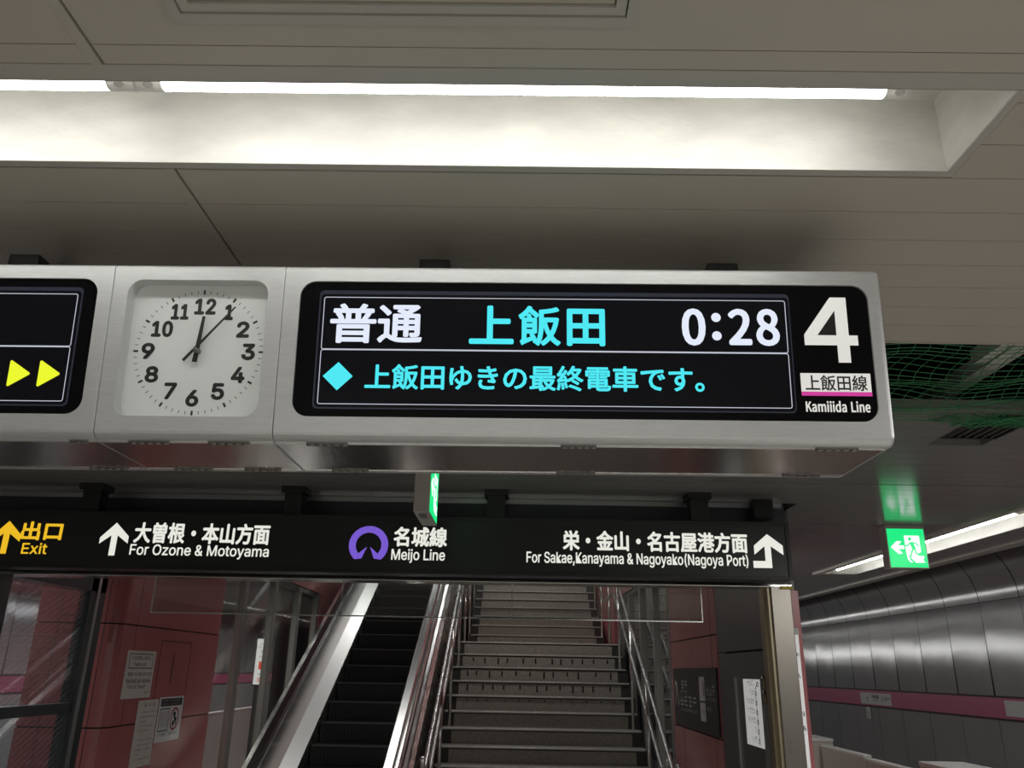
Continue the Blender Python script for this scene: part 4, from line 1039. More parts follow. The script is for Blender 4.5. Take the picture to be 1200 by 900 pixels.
# ------------------------------------------------------------------ dark direction sign under the ceiling
SY = 4.2
SP = Plane((0, SY, 0), (1, 0, 0), (0, 0, 1))
ds = thing('direction_sign', (-0.78, 4.25, 2.255), 'long black direction sign with white arrows and line names hanging over the stair entrance', 'sign')
m = MB(); m.box(-2.95, 1.392, SY + 0.002, SY + 0.13, 2.255, 2.548, 0.004); m.build('casing', signframe_m, ds)
m = MB(); m.box(-2.935, 1.372, SY - 0.002, SY + 0.003, 2.272, 2.533); face = m.build('face', signblack_m, ds)
m = MB()
for q in ((-2.95, 1.392, 2.255, 2.272), (-2.95, 1.392, 2.533, 2.548), (-2.95, -2.935, 2.272, 2.533), (1.372, 1.392, 2.272, 2.533)):
    m.box(q[0], q[1], SY - 0.008, SY + 0.004, q[2], q[3], 0.001)
m.build('rim', signframe_m, ds)
for x in (-2.266, -1.194, -0.122, 0.945):
    m = MB(); m.box(x - 0.047, x + 0.047, SY + 0.02, SY + 0.11, 2.545, 2.672, 0.002); m.box(x - 0.062, x + 0.062, SY + 0.0, SY + 0.13, 2.668, 2.70)
    m.build('hanger', signframe_m, ds)
WF = 0.0032
def t(name, s, box, mt, font=None, bold=0.0, track=0):
    m = MB(); put(m, SP, text2d(s, font, track), box, bold, WF)
    return m.build(name, mt, face)
tag(t('exit_name', '出口', (-2.583, -2.368, 2.392, 2.489), sy_m, None, 0.0035), 'yellow characters')
tag(t('exit_name_latin', 'Exit', (-2.562, -2.430, 2.322, 2.379), sy_m, 'H', 0.0012), 'yellow Latin letters')
def uparrow(cx, mt, nm):
    m = MB(); poly(m, SP, [(cx - 0.016, 2.321), (cx + 0.016, 2.321), (cx + 0.016, 2.424), (cx + 0.074, 2.383), (cx + 0.074, 2.420), (cx, 2.490), (cx - 0.074, 2.412), (cx - 0.074, 2.380), (cx - 0.016, 2.424)], WF)
    return m.build(nm, mt, face)
tag(uparrow(-2.655, sy_m, 'arrow'), 'yellow arrow pointing up')
tag(uparrow(-2.093, sw_m, 'arrow'), 'white arrow pointing up')
tag(t('line_destination', '大曽根・本山方面', (-1.993, -1.289, 2.387, 2.495), sw_m, None, 0.0032), 'white characters')
tag(t('line_destination_latin', 'For Ozone & Motoyama', (-2.002, -1.283, 2.312, 2.382), sw_m, 'H', 0.0012), 'white Latin letters')
tag(t('line_name', '名城線', (-0.647, -0.370, 2.391, 2.493), sw_m, None, 0.0032), 'white characters')
tag(t('line_name_latin', 'Meijo Line', (-0.653, -0.377, 2.309, 2.380), sw_m, 'H', 0.0012), 'white Latin letters')
tag(t('line_destination', '栄・金山・名古屋港方面', (0.226, 1.175, 2.386, 2.490), sw_m, None, 0.0032), 'white characters')
tag(t('line_destination_latin', 'For Sakae,Kanayama & Nagoyako(Nagoya Port)', (0.040, 1.172, 2.306, 2.380), sw_m, 'H', 0.0012), 'white Latin letters')
m = MB(); poly(m, SP, [(1.197, 2.314), (1.292, 2.314), (1.292, 2.424), (1.354, 2.380), (1.354, 2.428), (1.278, 2.486), (1.206, 2.426), (1.206, 2.380), (1.260, 2.424), (1.260, 2.349), (1.197, 2.349)], WF)
tag(m.build('arrow', sw_m, face), 'white arrow pointing up with a foot to the left')
# purple line mark: a ring open below, its ends running up to two points
m = MB()
oc, ro_, ri_ = (-0.7735, 2.396), 0.1015, 0.066
def pt(r, a):
    return (oc[0] + r * math.cos(math.radians(a)), oc[1] + r * 0.965 * math.sin(math.radians(a)))
pts = [pt(ro_, 228 - k * (228 + 48) / 40) for k in range(41)]
pts += [(-0.742, 2.328), (-0.7655, 2.388), (-0.722, 2.352)]
pts += [pt(ri_, -40 + k * (220 + 40) / 30) for k in range(31)]
pts += [(-0.825, 2.352), (-0.7805, 2.388), (-0.805, 2.328)]
poly(m, SP, pts, WF)
tag(m.build('line_mark', sp_m, face), 'purple ring mark open at the bottom')
m = MB(); m.box(1.27, 1.375, SY + 0.16, SY + 0.25, 2.60, 2.70, 0.003)
tag(m.build('junction_box', signframe_m), 'small black box on the ceiling behind the right end of the black direction sign', 'box')

# ------------------------------------------------------------------ exit signs
def pictogram(pl, w, h, parent):
    """green running man panel, unit coordinates from the top left corner"""
    def uv(x, y):
        tt = (y - 375) / 395.0
        s = (x - (160 + 45 * tt)) / (383 + 17 * tt)
        return (s * w, (1 - tt) * h)
    m = MB(); rect(m, pl, 0, w, 0, h, 0.001)
    g = tag(m.build('lit_face', green_m, parent), 'green lit face')
    m = MB()
    poly(m, pl, [uv(*p) for p in ((342, 445), (500, 445), (512, 540), (524, 612), (480, 632), (500, 650), (552, 652), (560, 672), (545, 690), (572, 720), (472, 722), (415, 672), (405, 690), (440, 718), (418, 722), (384, 690), (366, 610))], 0.0016)
    poly(m, pl, [uv(*p) for p in ((205, 567), (266, 503), (318, 505), (282, 547), (345, 548), (347, 584), (288, 585), (332, 632), (286, 635))], 0.0016)
    tag(m.build('doorway_and_arrow', exitwhite_m, g), 'white doorway and arrow')
    m = MB(); k = w / 400.0
    disc(m, pl, *uv(402, 480), 18 * k, 0.0024, 20)
    stroke(m, pl, [uv(*p) for p in ((425, 528), (447, 575))], 40 * k, 0.0022)
    stroke(m, pl, [uv(*p) for p in ((424, 520), (396, 528), (384, 550), (346, 551))], 13 * k, 0.0024)
    stroke(m, pl, [uv(*p) for p in ((436, 518), (474, 525), (496, 553))], 13 * k, 0.0024)
    stroke(m, pl, [uv(*p) for p in ((440, 572), (424, 620), (406, 670))], 17 * k, 0.0024)
    stroke(m, pl, [uv(*p) for p in ((452, 575), (474, 630), (540, 636))], 15 * k, 0.0024)
    tag(m.build('running_figure', green_m, g), 'green running figure')
es = thing('exit_sign', (2.40, 5.11, 2.43), 'square lit green exit sign with running figure, in front of the curved wall', 'exit sign')
X0, X1, Y0, Z0, Z1 = 2.276, 2.519, 5.06, 2.432, 2.70
m = MB(); m.box(X0, X1, Y0, Y0 + 0.085, Z0, Z1, 0.004); m.build('casing', exitcase_m, es)
pictogram(Plane((X0 + 0.008, Y0, Z0 + 0.006), (1, 0, 0), (0, 0, 1)), X1 - X0 - 0.014, 0.236, es)
e2 = thing('exit_sign', (-0.42, 3.59, 2.43), 'green exit sign seen nearly edge-on, hanging behind the display above the black direction sign', 'exit sign')
m = MB(); m.box(-0.452, -0.385, 3.42, 3.78, 2.43, 2.70, 0.003); m.build('casing', exitcase_m, e2)
m = MB(); m.box(-0.435, -0.405, 3.47, 3.56, 2.426, 2.431); m.build('battery_cover', hinge_m, e2)
pictogram(Plane((-0.385, 3.435, 2.436), (0, 1, 0), (0, 0, 1)), 0.33, 0.245, e2)

# ------------------------------------------------------------------ entrance portal: lintel and steel jambs
po = thing('entrance_portal', (-0.7, 4.55, 0), 'steel portal of the stair entrance with a wide lintel and a bronze right post', 'portal')
m = MB(); m.box(XL - 0.12, 1.468, 4.47, 4.61, 2.262, 2.698); m.build('lintel', darkgrey_m, po)
m = MB(); m.box(XL - 0.12, 1.468, 4.455, 4.62, 2.246, 2.262, 0.003); m.build('lintel_edge', steel_m, po)
m = MB(); m.box(-3.0, 1.45, 4.452, 4.468, 2.672, 2.698); m.build('top_trim', alustrip_m, po)
m = MB(); m.box(1.352, 1.460, 4.46, 4.60, 0, 2.25, 0.004); jb = m.build('post', jamb_m, po)
m = MB(); m.box(1.338, 1.352, 4.475, 4.60, 0, 2.247); m.box(1.325, 1.338, 4.53, 4.60, 0, 2.247); m.build('glazing_channel', brass_m, jb)
m = MB(); m.box(-3.02, XL + 0.02, 4.46, 4.62, 0, 2.25, 0.004); m.build('post', darkgrey_m, po)
m = MB(); m.box(1.405, 1.468, 4.448, 4.46, 2.236, 2.250); m.build('tape', yellow_m, po)

# smoke barrier glass hanging inside the entrance
sb = thing('smoke_barrier', (-0.5, 4.65, 2.07), 'clear glass smoke barrier hanging across the stair entrance below the lintel', 'glass barrier')
for a, b in ((-2.040, -0.985), (-0.981, -0.036), (-0.032, 1.019)):
    m = MB(); m.box(a, b, 4.646, 4.654, 2.073, 2.71); m.build('pane', veil_m, sb)
m = MB(); m.box(-2.042, 1.021, 4.643, 4.657, 2.067, 2.074)
for x in (-2.042, 1.019):
    m.box(x - 0.001, x + 0.003, 4.644, 4.656, 2.07, 2.72)
for x in (-0.983, -0.034):
    m.box(x - 0.002, x + 0.002, 4.645, 4.655, 2.072, 2.72)
m.build('edge_profile', bright_m, sb)

# ------------------------------------------------------------------ left side: wired window, red column
w1 = thing('window_1', (XL, 5.1, 0), 'window of wired glass in a dark grey frame left of the entrance', None, None, 'structure')
m = MB(); m.box(XL - 0.008, XL, 4.60, 5.54, 0.0, 2.72); m.build('pane', wired_m, w1)
m = MB(); m.box(XL - 0.055, XL + 0.02, 5.50, 5.70, 0, 2.72, 0.002); fr = m.build('mullion', darkgrey_m, w1)
m = MB(); m.box(XL + 0.02, XL + 0.028, 5.575, 5.605, 0, 2.72); m.build('bead', alustrip_m, fr)
m = MB(); m.box(XL - 0.05, XL + 0.02, 4.60, 5.52, 1.498, 1.560, 0.002); m.build('transom', darkgrey_m, w1)
m = MB(); m.box(XL - 0.12, XL + 0.02, 4.6, 5.70, 2.25, 2.72); m.build('head', darkgrey_m, w1)

def col_outline(x0, x1, y0, y1, r, rounded):
    """plan outline with one rounded corner"""
    if rounded == 'right':      # front right corner
        return [(x0, y1), (x0, y0)] + [(x1 - r + r * math.sin(PI / 2 * k / 6), y0 + r - r * math.cos(PI / 2 * k / 6)) for k in range(7)] + [(x1, y1)]
    return [(x1, y1), (x0, y1)] + [(x0 + r - r * math.cos(PI / 2 * k / 6), y0 + r - r * math.sin(PI / 2 * k / 6)) for k in range(7)] + [(x1, y0)]

def red_column(name, label, out, zs, cut, grooves):
    """enamel clad column: stacked panels with open joints"""
    c = thing(name, (sum(p[0] for p in out) / len(out), sum(p[1] for p in out) / len(out), 0), label, 'column')
    m = MB()
    n = len(out)
    for z0, z1 in zip(zs[:-1], zs[1:]):
        a, b = z0 + 0.005, z1 - 0.005
        m.add([(x, y, a) for x, y in out] + [(x, y, b) for x, y in out],
              [(j, (j + 1) % n, n + (j + 1) % n, n + j) for j in range(n)] + [tuple(range(n - 1, -1, -1)), tuple(range(n, 2 * n))])
    m.build('cladding', red_m, c)
    m = MB()
    cx, cy = sum(p[0] for p in out) / n, sum(p[1] for p in out) / n
    ins = [(x + (0.008 if x < cx else -0.008), y + (0.008 if y < cy else -0.008)) for x, y in out]
    m.add([(x, y, zs[0]) for x, y in ins] + [(x, y, zs[-1]) for x, y in ins], [(j, (j + 1) % n, n + (j + 1) % n, n + j) for j in range(n)])
    m.build('core', gap_m, c)
    m = MB()
    for g in grooves:
        m.box(*g)
    m.build('joints', gap_m, c)
    return c
lc = red_column('red_column', 'red enamel column with paper notices left of the escalator', col_outline(-3.46, XL, 6.03, 8.07, 0.10, 'right'), [0, 0.70, 1.375, 2.07, 2.76], None,
    [(-3.30, -3.296, 6.029, 6.034, 0, 2.76), (-2.965, -2.961, 6.029, 6.034, 0, 2.76), (XL - 0.004, XL + 0.001, 6.30, 6.304, 1.38, 2.76),
     (-3.28, -2.99, 6.0285, 6.034, 2.12, 2.125), (-3.28, -2.99, 6.0285, 6.034, 2.32, 2.325),
     (XL - 0.004, XL + 0.001, 6.79, 7.42, 1.975, 1.981), (XL - 0.004, XL + 0.001, 6.79, 7.42, 1.440, 1.446), (XL - 0.004, XL + 0.001, 6.79, 6.796, 1.44, 1.981), (XL - 0.004, XL + 0.001, 7.414, 7.42, 1.44, 1.981),
     (XL - 0.004, XL + 0.001, 7.06, 7.075, 1.66, 1.89)])
rc = red_column('red_column', 'red enamel column with a black wall sign right of the stairs', col_outline(XR, 1.545, 6.05, 7.88, 0.03, 'left'), [0, 0.70, 1.375, 2.07, 2.76], None,
    [(XR - 0.001, XR + 0.004, 7.42, 7.425, 0.7, 1.40), (XR - 0.001, XR + 0.004, 6.24, 6.245, 0.7, 2.76)])
LS = Plane((XL, 0, 0), (0, 1, 0), (0, 0, 1))      # left side wall seen from inside: u = y, v = z
RS = Plane((XR, 0, 0), (0, -1, 0), (0, 0, 1))     # right side wall: u = -y, v = z

def sheet(name, label, pl, u0, u1, v0, v1, mt, cat, w0=0.0015, th=0.0025):
    m = MB()
    a = [pl.at(u, v, w) for w in (w0, w0 + th) for u, v in ((u0, v0), (u1, v0), (u1, v1), (u0, v1))]
    m.add(a, [(4, 5, 6, 7), (0, 1, 5, 4), (1, 2, 6, 5), (2, 3, 7, 6), (3, 0, 4, 7), (3, 2, 1, 0)])
    o = m.build(name, mt)
    o['_loc'] = (0, 0, 0)
    TMP.append(o)
    return tag(o, label, cat)
rb = random.Random(5)
WS = 0.0046
n1 = sheet('notice', 'cream notice with a boxed heading, upper one on the left red column', LS, 6.215, 6.705, 1.555, 1.892, paper_m, 'notice')
m = MB(); rframe(m, LS, 6.255, 6.665, 1.765, 1.872, 0.002, 0.006, WS)
blurtext(m, LS, 6.31, 6.62, 1.828, 1.852, 10, WS, rb); blurtext(m, LS, 6.35, 6.55, 1.783, 1.807, 7, WS, rb)
blurtext(m, LS, 6.27, 6.68, 1.712, 1.738, 14, WS, rb); blurtext(m, LS, 6.26, 6.67, 1.662, 1.690, 13, WS, rb); blurtext(m, LS, 6.28, 6.60, 1.625, 1.650, 10, WS, rb); blurtext(m, LS, 6.58, 6.67, 1.585, 1.600, 4, WS, rb)
m.build('print', ink_m, n1)
n2 = sheet('notice', 'tall narrow cream notice below the boxed one on the left red column', LS, 6.53, 6.895, 1.065, 1.537, paper_m, 'notice')
m = MB(); blurtext(m, LS, 6.62, 6.85, 1.490, 1.512, 3, WS, rb)
for k, (a, b) in enumerate(((6.60, 6.87), (6.58, 6.87), (6.58, 6.70), (6.60, 6.84), (6.58, 6.78), (6.70, 6.72), (6.60, 6.86), (6.62, 6.86), (6.57, 6.85), (6.58, 6.66), (6.60, 6.84))):
    v = 1.445 - k * 0.033
    blurtext(m, LS, a, b, v, v + 0.012, max(2, int((b - a) / 0.022)), WS, rb)
m.build('print', inkgrey_m, n2)
n3 = sheet('notice', 'glossy white notice with black heading and round red mark on left red column', LS, 6.915, 7.405, 1.210, 1.548, paperwhite_m, 'notice')
m = MB(); rect(m, LS, 6.945, 7.375, 1.478, 1.535, WS); rframe(m, LS, 6.95, 7.14, 1.29, 1.462, 0.003, 0.008, WS)
for u in (6.99, 7.03, 7.07, 7.11):
    rect(m, LS, u - 0.004, u + 0.004, 1.32, 1.44, WS)
blurtext(m, LS, 6.96, 7.12, 1.255, 1.275, 7, WS, rb); blurtext(m, LS, 7.18, 7.35, 1.255, 1.275, 7, WS, rb)
for q in ((7.25, 1.41), (7.28, 1.37), (7.24, 1.34)):
    disc(m, LS, q[0], q[1], 0.022, WS)
stroke(m, LS, [(7.22, 1.42), (7.30, 1.33)], 0.012, WS)
m.build('print', ink_m, n3)
for q in (n1, n2, n3):
    q['group'] = 'notices on the left red column'
m = MB(); ring(m, LS, 7.255, 1.375, 0.072, 0.088, WS); m.build('red_ring', redink_m, n3)
m = MB()
blurtext(m, LS, 6.97, 7.34, 1.512, 1.525, 14, WS + 0.0006, rb); blurtext(m, LS, 6.97, 7.34, 1.488, 1.500, 14, WS + 0.0006, rb)
m.build('heading_print', papergrey_m, n3)

# glazed screens in the stairwell sides
def screen(label, X, s, ys, y0, y1, zt):
    g = thing('glazed_screen', (X, (y0 + y1) / 2, 0), label, 'glass screen')
    m = MB(); m.box(min(X, X + s * 0.01), max(X, X + s * 0.01), y0, y1, 0, zt); m.build('pane', stairglass_m, g)
    for y in ys:
        m = MB(); m.box(X - 0.035, X + 0.035, y - 0.06, y + 0.06, 0, zt, 0.003); m.build('post', post_m, g)
    m = MB(); m.box(X - 0.03, X + 0.03, y0, y1, zt - 0.05, zt); m.build('top_rail', darkgrey_m, g)
    return g
screen('glazed screen with steel posts left of the escalator', XL - 0.05, -1, (8.78, 9.86, 10.95, 11.99), 8.08, 12.05, 2.79)
screen('glazed screen with steel posts right of the stairs', XR + 0.05, 1, (8.05, 8.95, 9.9, 10.9, 12.0), 7.9, 12.4, 2.79)

# lit advert seen through the left screen
ad = thing('lit_advert', (-3.45, 11.5, 1.56), 'narrow lit white advert with a red block seen through the left glazed screen', 'advert')
AP = Plane((-3.515, 11.46, 1.566), (1, 0, 0), (0, 0, 1))
m = MB(); m.box(-3.53, -3.365, 11.465, 11.54, 1.54, 2.19, 0.004); m.build('casing', signframe_m, ad)
m = MB(); rect(m, AP, 0, 0.137, 0, 0.58, 0.0); fa = m.build('lit_face', advert_m, ad)
m = MB(); m.box(-3.50, -3.40, 11.48, 11.53, 0, 1.545, 0.004); m.build('stand', signframe_m, ad)
m = MB(); rect(m, AP, 0.05, 0.137, 0.19, 0.29, 0.001); m.build('red_block', advertred_m, fa)
m = MB(); blurtext(m, AP, 0.06, 0.13, 0.40, 0.43, 3, 0.001, rb); blurtext(m, AP, 0.05, 0.13, 0.33, 0.37, 3, 0.001, rb); blurtext(m, AP, 0.03, 0.12, 0.51, 0.525, 6, 0.001, rb); blurtext(m, AP, 0.03, 0.06, 0.46, 0.49, 2, 0.001, rb); blurtext(m, AP, 0.05, 0.12, 0.12, 0.14, 4, 0.001, rb)
m.build('print', inkgrey_m, fa)
m = MB(); rect(m, AP, 0.05, 0.125, 0.03, 0.09, 0.001); m.build('pink_block', advertpink_m, fa)

# ------------------------------------------------------------------ right side: black wall sign, grey door with line map, white strip
ws = sheet('wall_sign', 'black wall sign with an arrow and white patches on the right red column', RS, -7.74, -6.085, 1.386, 1.845, signblack_m, 'wall sign', 0.0015, 0.012)
WW = 0.0145
m = MB()
stroke(m, RS, [(-7.66, 1.72), (-7.60, 1.725), (-7.52, 1.55)], 0.030, WW); stroke(m, RS, [(-7.62, 1.72), (-7.66, 1.55)], 0.022, WW)
blurtext(m, RS, -7.40, -7.12, 1.680, 1.745, 2, WW, rb); blurtext(m, RS, -7.44, -7.14, 1.650, 1.668, 6, WW, rb)
blurtext(m, RS, -7.46, -6.78, 1.545, 1.625, 4, WW, rb); blurtext(m, RS, -7.46, -6.78, 1.505, 1.528, 13, WW, rb)
blurtext(m, RS, -6.44, -6.13, 1.650, 1.722, 3, WW, rb); blurtext(m, RS, -6.44, -6.13, 1.618, 1.636, 8, WW, rb)
blurtext(m, RS, -6.44, -6.25, 1.530, 1.588, 2, WW, rb)
m.build('lettering', papergrey_m, ws)
m = MB(); rect(m, RS, -6.665, -6.475, 1.608, 1.780, WW); rect(m, RS, -6.66, -6.475, 1.466, 1.596, WW)
pp = m.build('paper_patches', paperwhite_m, ws)
m = MB(); rect(m, RS, -6.53, -6.505, 1.64, 1.75, WW + 0.001); blurtext(m, RS, -6.60, -6.50, 1.52, 1.55, 4, WW + 0.001, rb); m.build('print', inkgrey_m, pp)

dr = thing('door_1', (XR, 5.3, 0), 'grey enamel wall with a flush door beside the stairs', None, None, 'structure')
m = MB(); m.box(XR, XR + 0.115, 4.63, 6.035, 1.945, 2.69); m.box(XR, XR + 0.115, 5.86, 6.035, 0, 1.94); m.box(XR, XR + 0.115, 4.63, 4.78, 0, 1.94); m.build('surround', grey_m, dr)
m = MB(); m.box(XR - 0.004, XR + 0.10, 4.79, 5.85, 0.01, 1.932, 0.002); lf = m.build('leaf', grey_m, dr)
m = MB(); m.box(XR + 0.02, XR + 0.112, 4.77, 5.87, 0, 1.95); m.build('joint', gap_m, dr)
for z in (1.76, 1.68):
    m = MB(); m.tube([(XR - 0.008, 4.93, z - 0.035), (XR - 0.008, 4.93, z + 0.035)], 0.012, 10); m.build('hinge', brass_m, lf)
lm = sheet('line_map', 'white strip line map with a row of round stops on the grey door', RS, -5.385, -4.998, 1.405, 1.776, mapglow_m, 'map', 0.006, 0.003)
m = MB()
stroke(m, RS, [(-5.06, 1.76), (-5.12, 1.72), (-5.10, 1.42)], 0.008, 0.0102)
for k in range(7):
    v = 1.755 - k * 0.052
    ring(m, RS, -5.06 if k == 0 else -5.11, v - 0.006, 0.012, 0.020, 0.0108, 16, 0.75)
    a = (-5.29, -5.24, -5.32, -5.32, -5.32, -5.19, -5.26)[k]
    blurtext(m, RS, a, -5.15, v, v + 0.016, max(2, int((-5.15 - a) / 0.04)), 0.0102, rb); blurtext(m, RS, a + 0.02, -5.15, v - 0.014, v - 0.006, 5, 0.0102, rb)
m.build('print', inkgrey_m, lm)
mh = sheet('map_holder', 'flat grey holder on the grey door behind the white line map', RS, -5.58, -4.985, 1.10, 1.785, grey_m, 'holder', 0.0042, 0.0015)
for u in (-5.585, -5.565, -4.99):
    m = MB()
    m.add([RS.at(a, b, c) for c in (0.0045, 0.015) for a, b in ((u, 1.10), (u + 0.006, 1.10), (u + 0.006, 1.785), (u, 1.785))], [(4, 5, 6, 7), (0, 1, 5, 4), (1, 2, 6, 5), (2, 3, 7, 6), (3, 0, 4, 7)])
    m.build('edge_rail', alustrip_m, mh)
# red end face of the wall with the white strip sign
rw = MB(); rw.box(1.462, 1.546, 4.605, 6.03, 0, 2.245, 0.002)
tag(rw.build('red_end_panel', red_m), 'narrow red enamel panel at the right edge of the bronze post', 'panel')
vs = thing('strip_sign', (1.50, 4.60, 0.3), 'tall narrow white strip sign on the red panel beside the bronze post', 'sign')
VP_ = Plane((1.465, 4.598, 0.3), (1, 0, 0), (0, 0, 1))
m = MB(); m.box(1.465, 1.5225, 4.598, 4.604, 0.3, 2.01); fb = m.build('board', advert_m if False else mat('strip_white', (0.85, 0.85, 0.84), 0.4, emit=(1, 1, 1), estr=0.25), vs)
m = MB(); m.box(1.463, 1.525, 4.596, 4.605, 2.01, 2.045); m.build('top_cap', papergrey_m, vs)
m = MB()
for z in (1.90, 1.79, 1.60, 1.53, 1.15):
    blurtext(m, VP_, 0.035, 0.056, z - 0.3, z - 0.3 + 0.022, 1, 0.0006, rb)
m.build('print', ink_m, vs)

# ------------------------------------------------------------------ staircase
SX0, SX1 = -0.84, 1.40
RI, TR_, YN, ZN = 0.16, 0.30, 9.03, 0.877
st = thing('staircase', (0.28, 9.0, 0), 'wide granite staircase with pale nosings climbing away beside the escalator', 'stairs')
def nose(i):
    if i <= 8:
        return YN + TR_ * i, ZN + RI * i
    return 13.10 + TR_ * (i - 9), ZN + RI * i
rs = random.Random(9)
for i in range(-5, 24):
    y, z = nose(i)
    y2 = nose(i + 1)[0] + 0.02
    a0, a1 = (SX0, SX1) if i <= 8 else (SX0 + 0.09, SX1 - 0.05)
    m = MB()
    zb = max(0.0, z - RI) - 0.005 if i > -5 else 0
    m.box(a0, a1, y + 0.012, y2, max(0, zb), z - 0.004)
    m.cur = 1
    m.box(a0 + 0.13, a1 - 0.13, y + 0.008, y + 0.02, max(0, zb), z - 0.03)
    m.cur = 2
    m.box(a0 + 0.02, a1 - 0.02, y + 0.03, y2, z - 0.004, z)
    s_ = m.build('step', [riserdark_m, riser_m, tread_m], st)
    m = MB(); m.box(a0 + 0.03, a1 - 0.03, y - 0.004, y + 0.032, z - 0.016, z + 0.002, 0.003); m.build('nosing', nosing_m, s_)
    if i in (4, 5, 6, 7):
        m = MB()
        x = a0 + 0.2 + rs.random() * 0.1
        while x < a1 - 0.2:
            hgt = (0.016 if i == 4 else 0.075) * rs.uniform(0.6, 1.1)
            m = MB(); m.box(x, x + 0.018, y + 0.004, y + 0.009, z - 0.045 - hgt, z - 0.045); m.build('riser_slot', slot_m, s_)
            x += rs.uniform(0.11, 0.22)

def stair_z(y):      # slope through the nosings
    if y <= 11.43:
        return ZN + (y - YN) * RI / TR_
    if y <= 12.8:
        return 2.157
    return ZN + RI * 9 + (y - 13.10) * RI / TR_
def rail(label, X, hs, y0, y1):
    m = MB()
    for h in hs:
        ys = [y0, 11.43, 12.75, y1]
        m.tube([(X, y0 - 0.12, max(0.1, stair_z(y0)) + h)] + [(X, y, stair_z(y) + h) for y in ys], 0.022, 12)
    r = m.build('handrail', bright_m, st)
    r['label'] = label
    y = y0 + 0.35
    while y < y1:
        m = MB(); z = stair_z(y); m.tube([(X, y, max(0, z - 0.25)), (X, y, z + max(hs))], 0.018, 10)
        m.build('post', steel_m, r)
        y += 1.1
rail('pair of steel rails on the right side', 1.315, (1.00, 0.66), 7.3, 15.5)
rail('pair of steel rails beside the escalator', -0.755, (1.02, 0.72), 7.3, 15.5)

# ------------------------------------------------------------------ escalator
EX0, EX1 = -2.15, -1.17
ESL = 0.2 / 0.368
EY, EZ = 9.21, 1.03
def ez(y):
    return EZ + (y - EY) * ESL
es_ = thing('escalator', (-1.66, 9.5, 0), 'dark escalator with steel balustrades left of the stairs', 'escalator')
for j in range(-4, 18):
    y, z = EY + 0.368 * j, EZ + 0.2 * j
    m = MB(); m.box(EX0 + 0.01, EX1 - 0.01, y, y + 0.39, z - 0.2, z)
    for k in range(24):      # ribs of the riser
        x = EX0 + 0.02 + k * (EX1 - EX0 - 0.04) / 24
        m.box(x, x + 0.02, y - 0.006, y, z - 0.19, z - 0.012)
    s_ = m.build('step', estep_m, es_)
    m = MB(); m.box(EX0 + 0.012, EX1 - 0.012, y - 0.008, y + 0.010, z - 0.008, z + 0.002); m.build('cleat_edge', eline_m, s_)
def incline(name, prof_, mt, y0, y1, parent=es_):
    """extrude a profile of (x, height above the step line) along the incline"""
    m = MB()
    m.loft([[(x, y0, max(-0.2, ez(y0)) + h) for x, h in prof_], [(x, y1, ez(y1) + h) for x, h in prof_]])
    return m.build(name, mt, parent)
YA, YB = 7.45, 16.2
incline('skirt', [(EX0 - 0.004, -0.3), (EX0, -0.3), (EX0, 0.07), (EX0 - 0.004, 0.07)], brush_m, YA, YB)
incline('deck', [(EX0 - 0.002, 0.04), (EX0 - 0.002, 0.075), (EX0 - 0.155, 0.14), (EX0 - 0.155, 0.04)], deck_m, YA, YB)
incline('balustrade', [(EX0 - 0.16, 0.0), (EX0 - 0.155, 0.14), (EX0 - 0.165, 0.56), (EX0 - 0.20, 0.58), (EX0 - 0.24, 0.56), (EX0 - 0.24, 0.0)], steel_m, YA, YB)
incline('handrail_belt', [(EX0 - 0.155, 0.585), (EX0 - 0.150, 0.61), (EX0 - 0.17, 0.64), (EX0 - 0.235, 0.64), (EX0 - 0.255, 0.61), (EX0 - 0.25, 0.585)], rubber_m, YA, YB)
incline('outer_cladding', [(EX0 - 0.24, -1.6), (EX0 - 0.24, 0.35), (EX0 - 0.45, 0.28), (EX0 - 0.50, -1.6)], steel_m, YA, YB)
incline('skirt', [(EX1, -0.3), (EX1 + 0.004, -0.3), (EX1 + 0.004, 0.07), (EX1, 0.07)], brush_m, YA, YB)
incline('balustrade', [(EX1 + 0.06, -1.2), (EX1 + 0.05, 0.84), (EX1 + 0.16, 0.84), (EX1 + 0.17, -1.2)], steel_m, YA, YB)
incline('handrail_belt', [(EX1 + 0.045, 0.84), (EX1 + 0.04, 0.87), (EX1 + 0.055, 0.90), (EX1 + 0.125, 0.90), (EX1 + 0.14, 0.87), (EX1 + 0.135, 0.84)], bright_m, YA, YB)
incline('outer_moulding', [(EX1 + 0.17, 0.55), (EX1 + 0.20, 0.57), (EX1 + 0.20, 0.63), (EX1 + 0.17, 0.65)], bright_m, YA, YB)
incline('outer_cladding', [(EX1 + 0.17, -1.6), (EX1 + 0.17, 0.40), (EX1 + 0.21, 0.36), (EX1 + 0.23, -1.6)], brush_m, YA, YB)

# ------------------------------------------------------------------ signs on the track wall, platform gates
TW = Plane((4.992, 0, 0), (0, -1, 0), (0, 0, 1))
def station_sign(label, y0, y1, z0, z1):
    s = sheet('station_sign', label, TW, -y1, -y0, z0, z1, papergrey_m, 'station sign', 0.001, 0.008)
    return s
s1 = station_sign('white station name sign on the magenta band, the farther one with an arrow', 11.58, 12.59, 1.442, 1.592)
WT = 0.0105
m = MB(); put(m, TW, text2d('平安通'), (-12.20, -11.96, 1.515, 1.570), 0.002, WT)
blurtext(m, TW, -12.17, -11.97, 1.480, 1.500, 7, WT, rb); blurtext(m, TW, -12.40, -12.33, 1.47, 1.57, 1, WT, rb); blurtext(m, TW, -11.89, -11.84, 1.49, 1.56, 1, WT, rb); blurtext(m, TW, -11.80, -11.68, 1.50, 1.55, 3, WT, rb)
poly(m, TW, [(-11.66, 1.515), (-11.62, 1.53), (-11.66, 1.545)], WT)
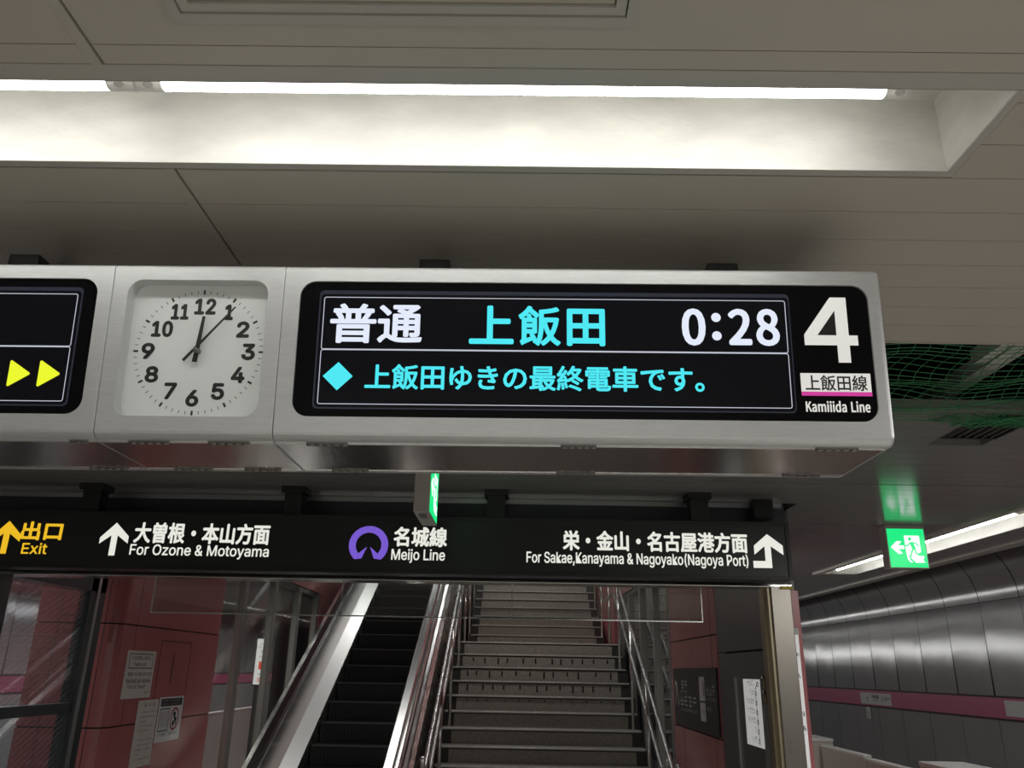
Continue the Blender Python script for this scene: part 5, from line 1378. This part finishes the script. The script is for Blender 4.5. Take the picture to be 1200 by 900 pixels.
m.build('print', inkgrey_m, s1)
s2 = station_sign('white sign on the magenta band at the right edge', 8.15, 8.905, 1.450, 1.600)
m = MB(); ring(m, TW, -8.33, 1.525, 0.055, 0.063, WT); m.build('print', inkgrey_m, s2)
s3 = sheet('track_marker', 'small vertical white marker on the wall under the magenta band', TW, -12.44, -12.30, 1.25, 1.402, papergrey_m, 'sign', 0.002, 0.006)
m = MB(); blurtext(m, TW, -12.42, -12.32, 1.355, 1.39, 1, WT, rb); blurtext(m, TW, -12.42, -12.32, 1.31, 1.345, 1, WT, rb); blurtext(m, TW, -12.42, -12.32, 1.265, 1.295, 1, WT, rb); m.build('print', inkgrey_m, s3)

def gate(label, X, y0, y1, z, s, gm=None):
    g = thing('platform_gate', (X, (y0 + y1) / 2, 0), label, 'platform gate', 'platform gate panels')
    m = MB(); m.box(X - 0.03, X + 0.03, y0, y1, 0.02, z - 0.022, 0.004); m.build('panel', gm or gate_m, g)
    m = MB(); m.box(X - 0.034, X + 0.034, y0, y1, z - 0.022, z, 0.004); m.build('top_rail', gatewhite_m, g)
    return g
def gate_post(label, x0, x1, y0, y1, z):
    g = thing('gate_post', ((x0 + x1) / 2, (y0 + y1) / 2, 0), label, 'gate post', 'gate posts')
    m = MB(); m.box(x0, x1, y0, y1, 0, z - 0.03, 0.006); m.build('housing', gate_m, g)
    m = MB(); m.box(x0 - 0.004, x1 + 0.004, y0 - 0.004, y1 + 0.004, z - 0.03, z, 0.006); m.build('cover', gatewhite_m, g)
gate('platform gate panel at the right track, farther of the two', 2.85, 7.20, 8.18, 1.205, 1)
gate('platform gate panel at the right track, nearer of the two', 2.85, 5.75, 7.16, 1.185, 1)
gate_post('pale gate post next to the bronze post, at the far end of the gate panels', 2.72, 2.95, 8.22, 8.70, 1.255)
gate_post('white topped gate post at the bottom edge in front of the grey track wall', 2.58, 2.86, 5.12, 5.70, 1.300)
for k, (a, b, lab) in enumerate(((10.6, 12.7, 'pale platform gate at the left track, seen through the wired glass'), (12.75, 15.5, 'pale platform gate at the left track, seen past the left red column'))):
    gate(lab, -4.6, a, b, 1.13, -1, gatepale_m)

for o in TMP:
    if '_loc' in o:
        del o['_loc']
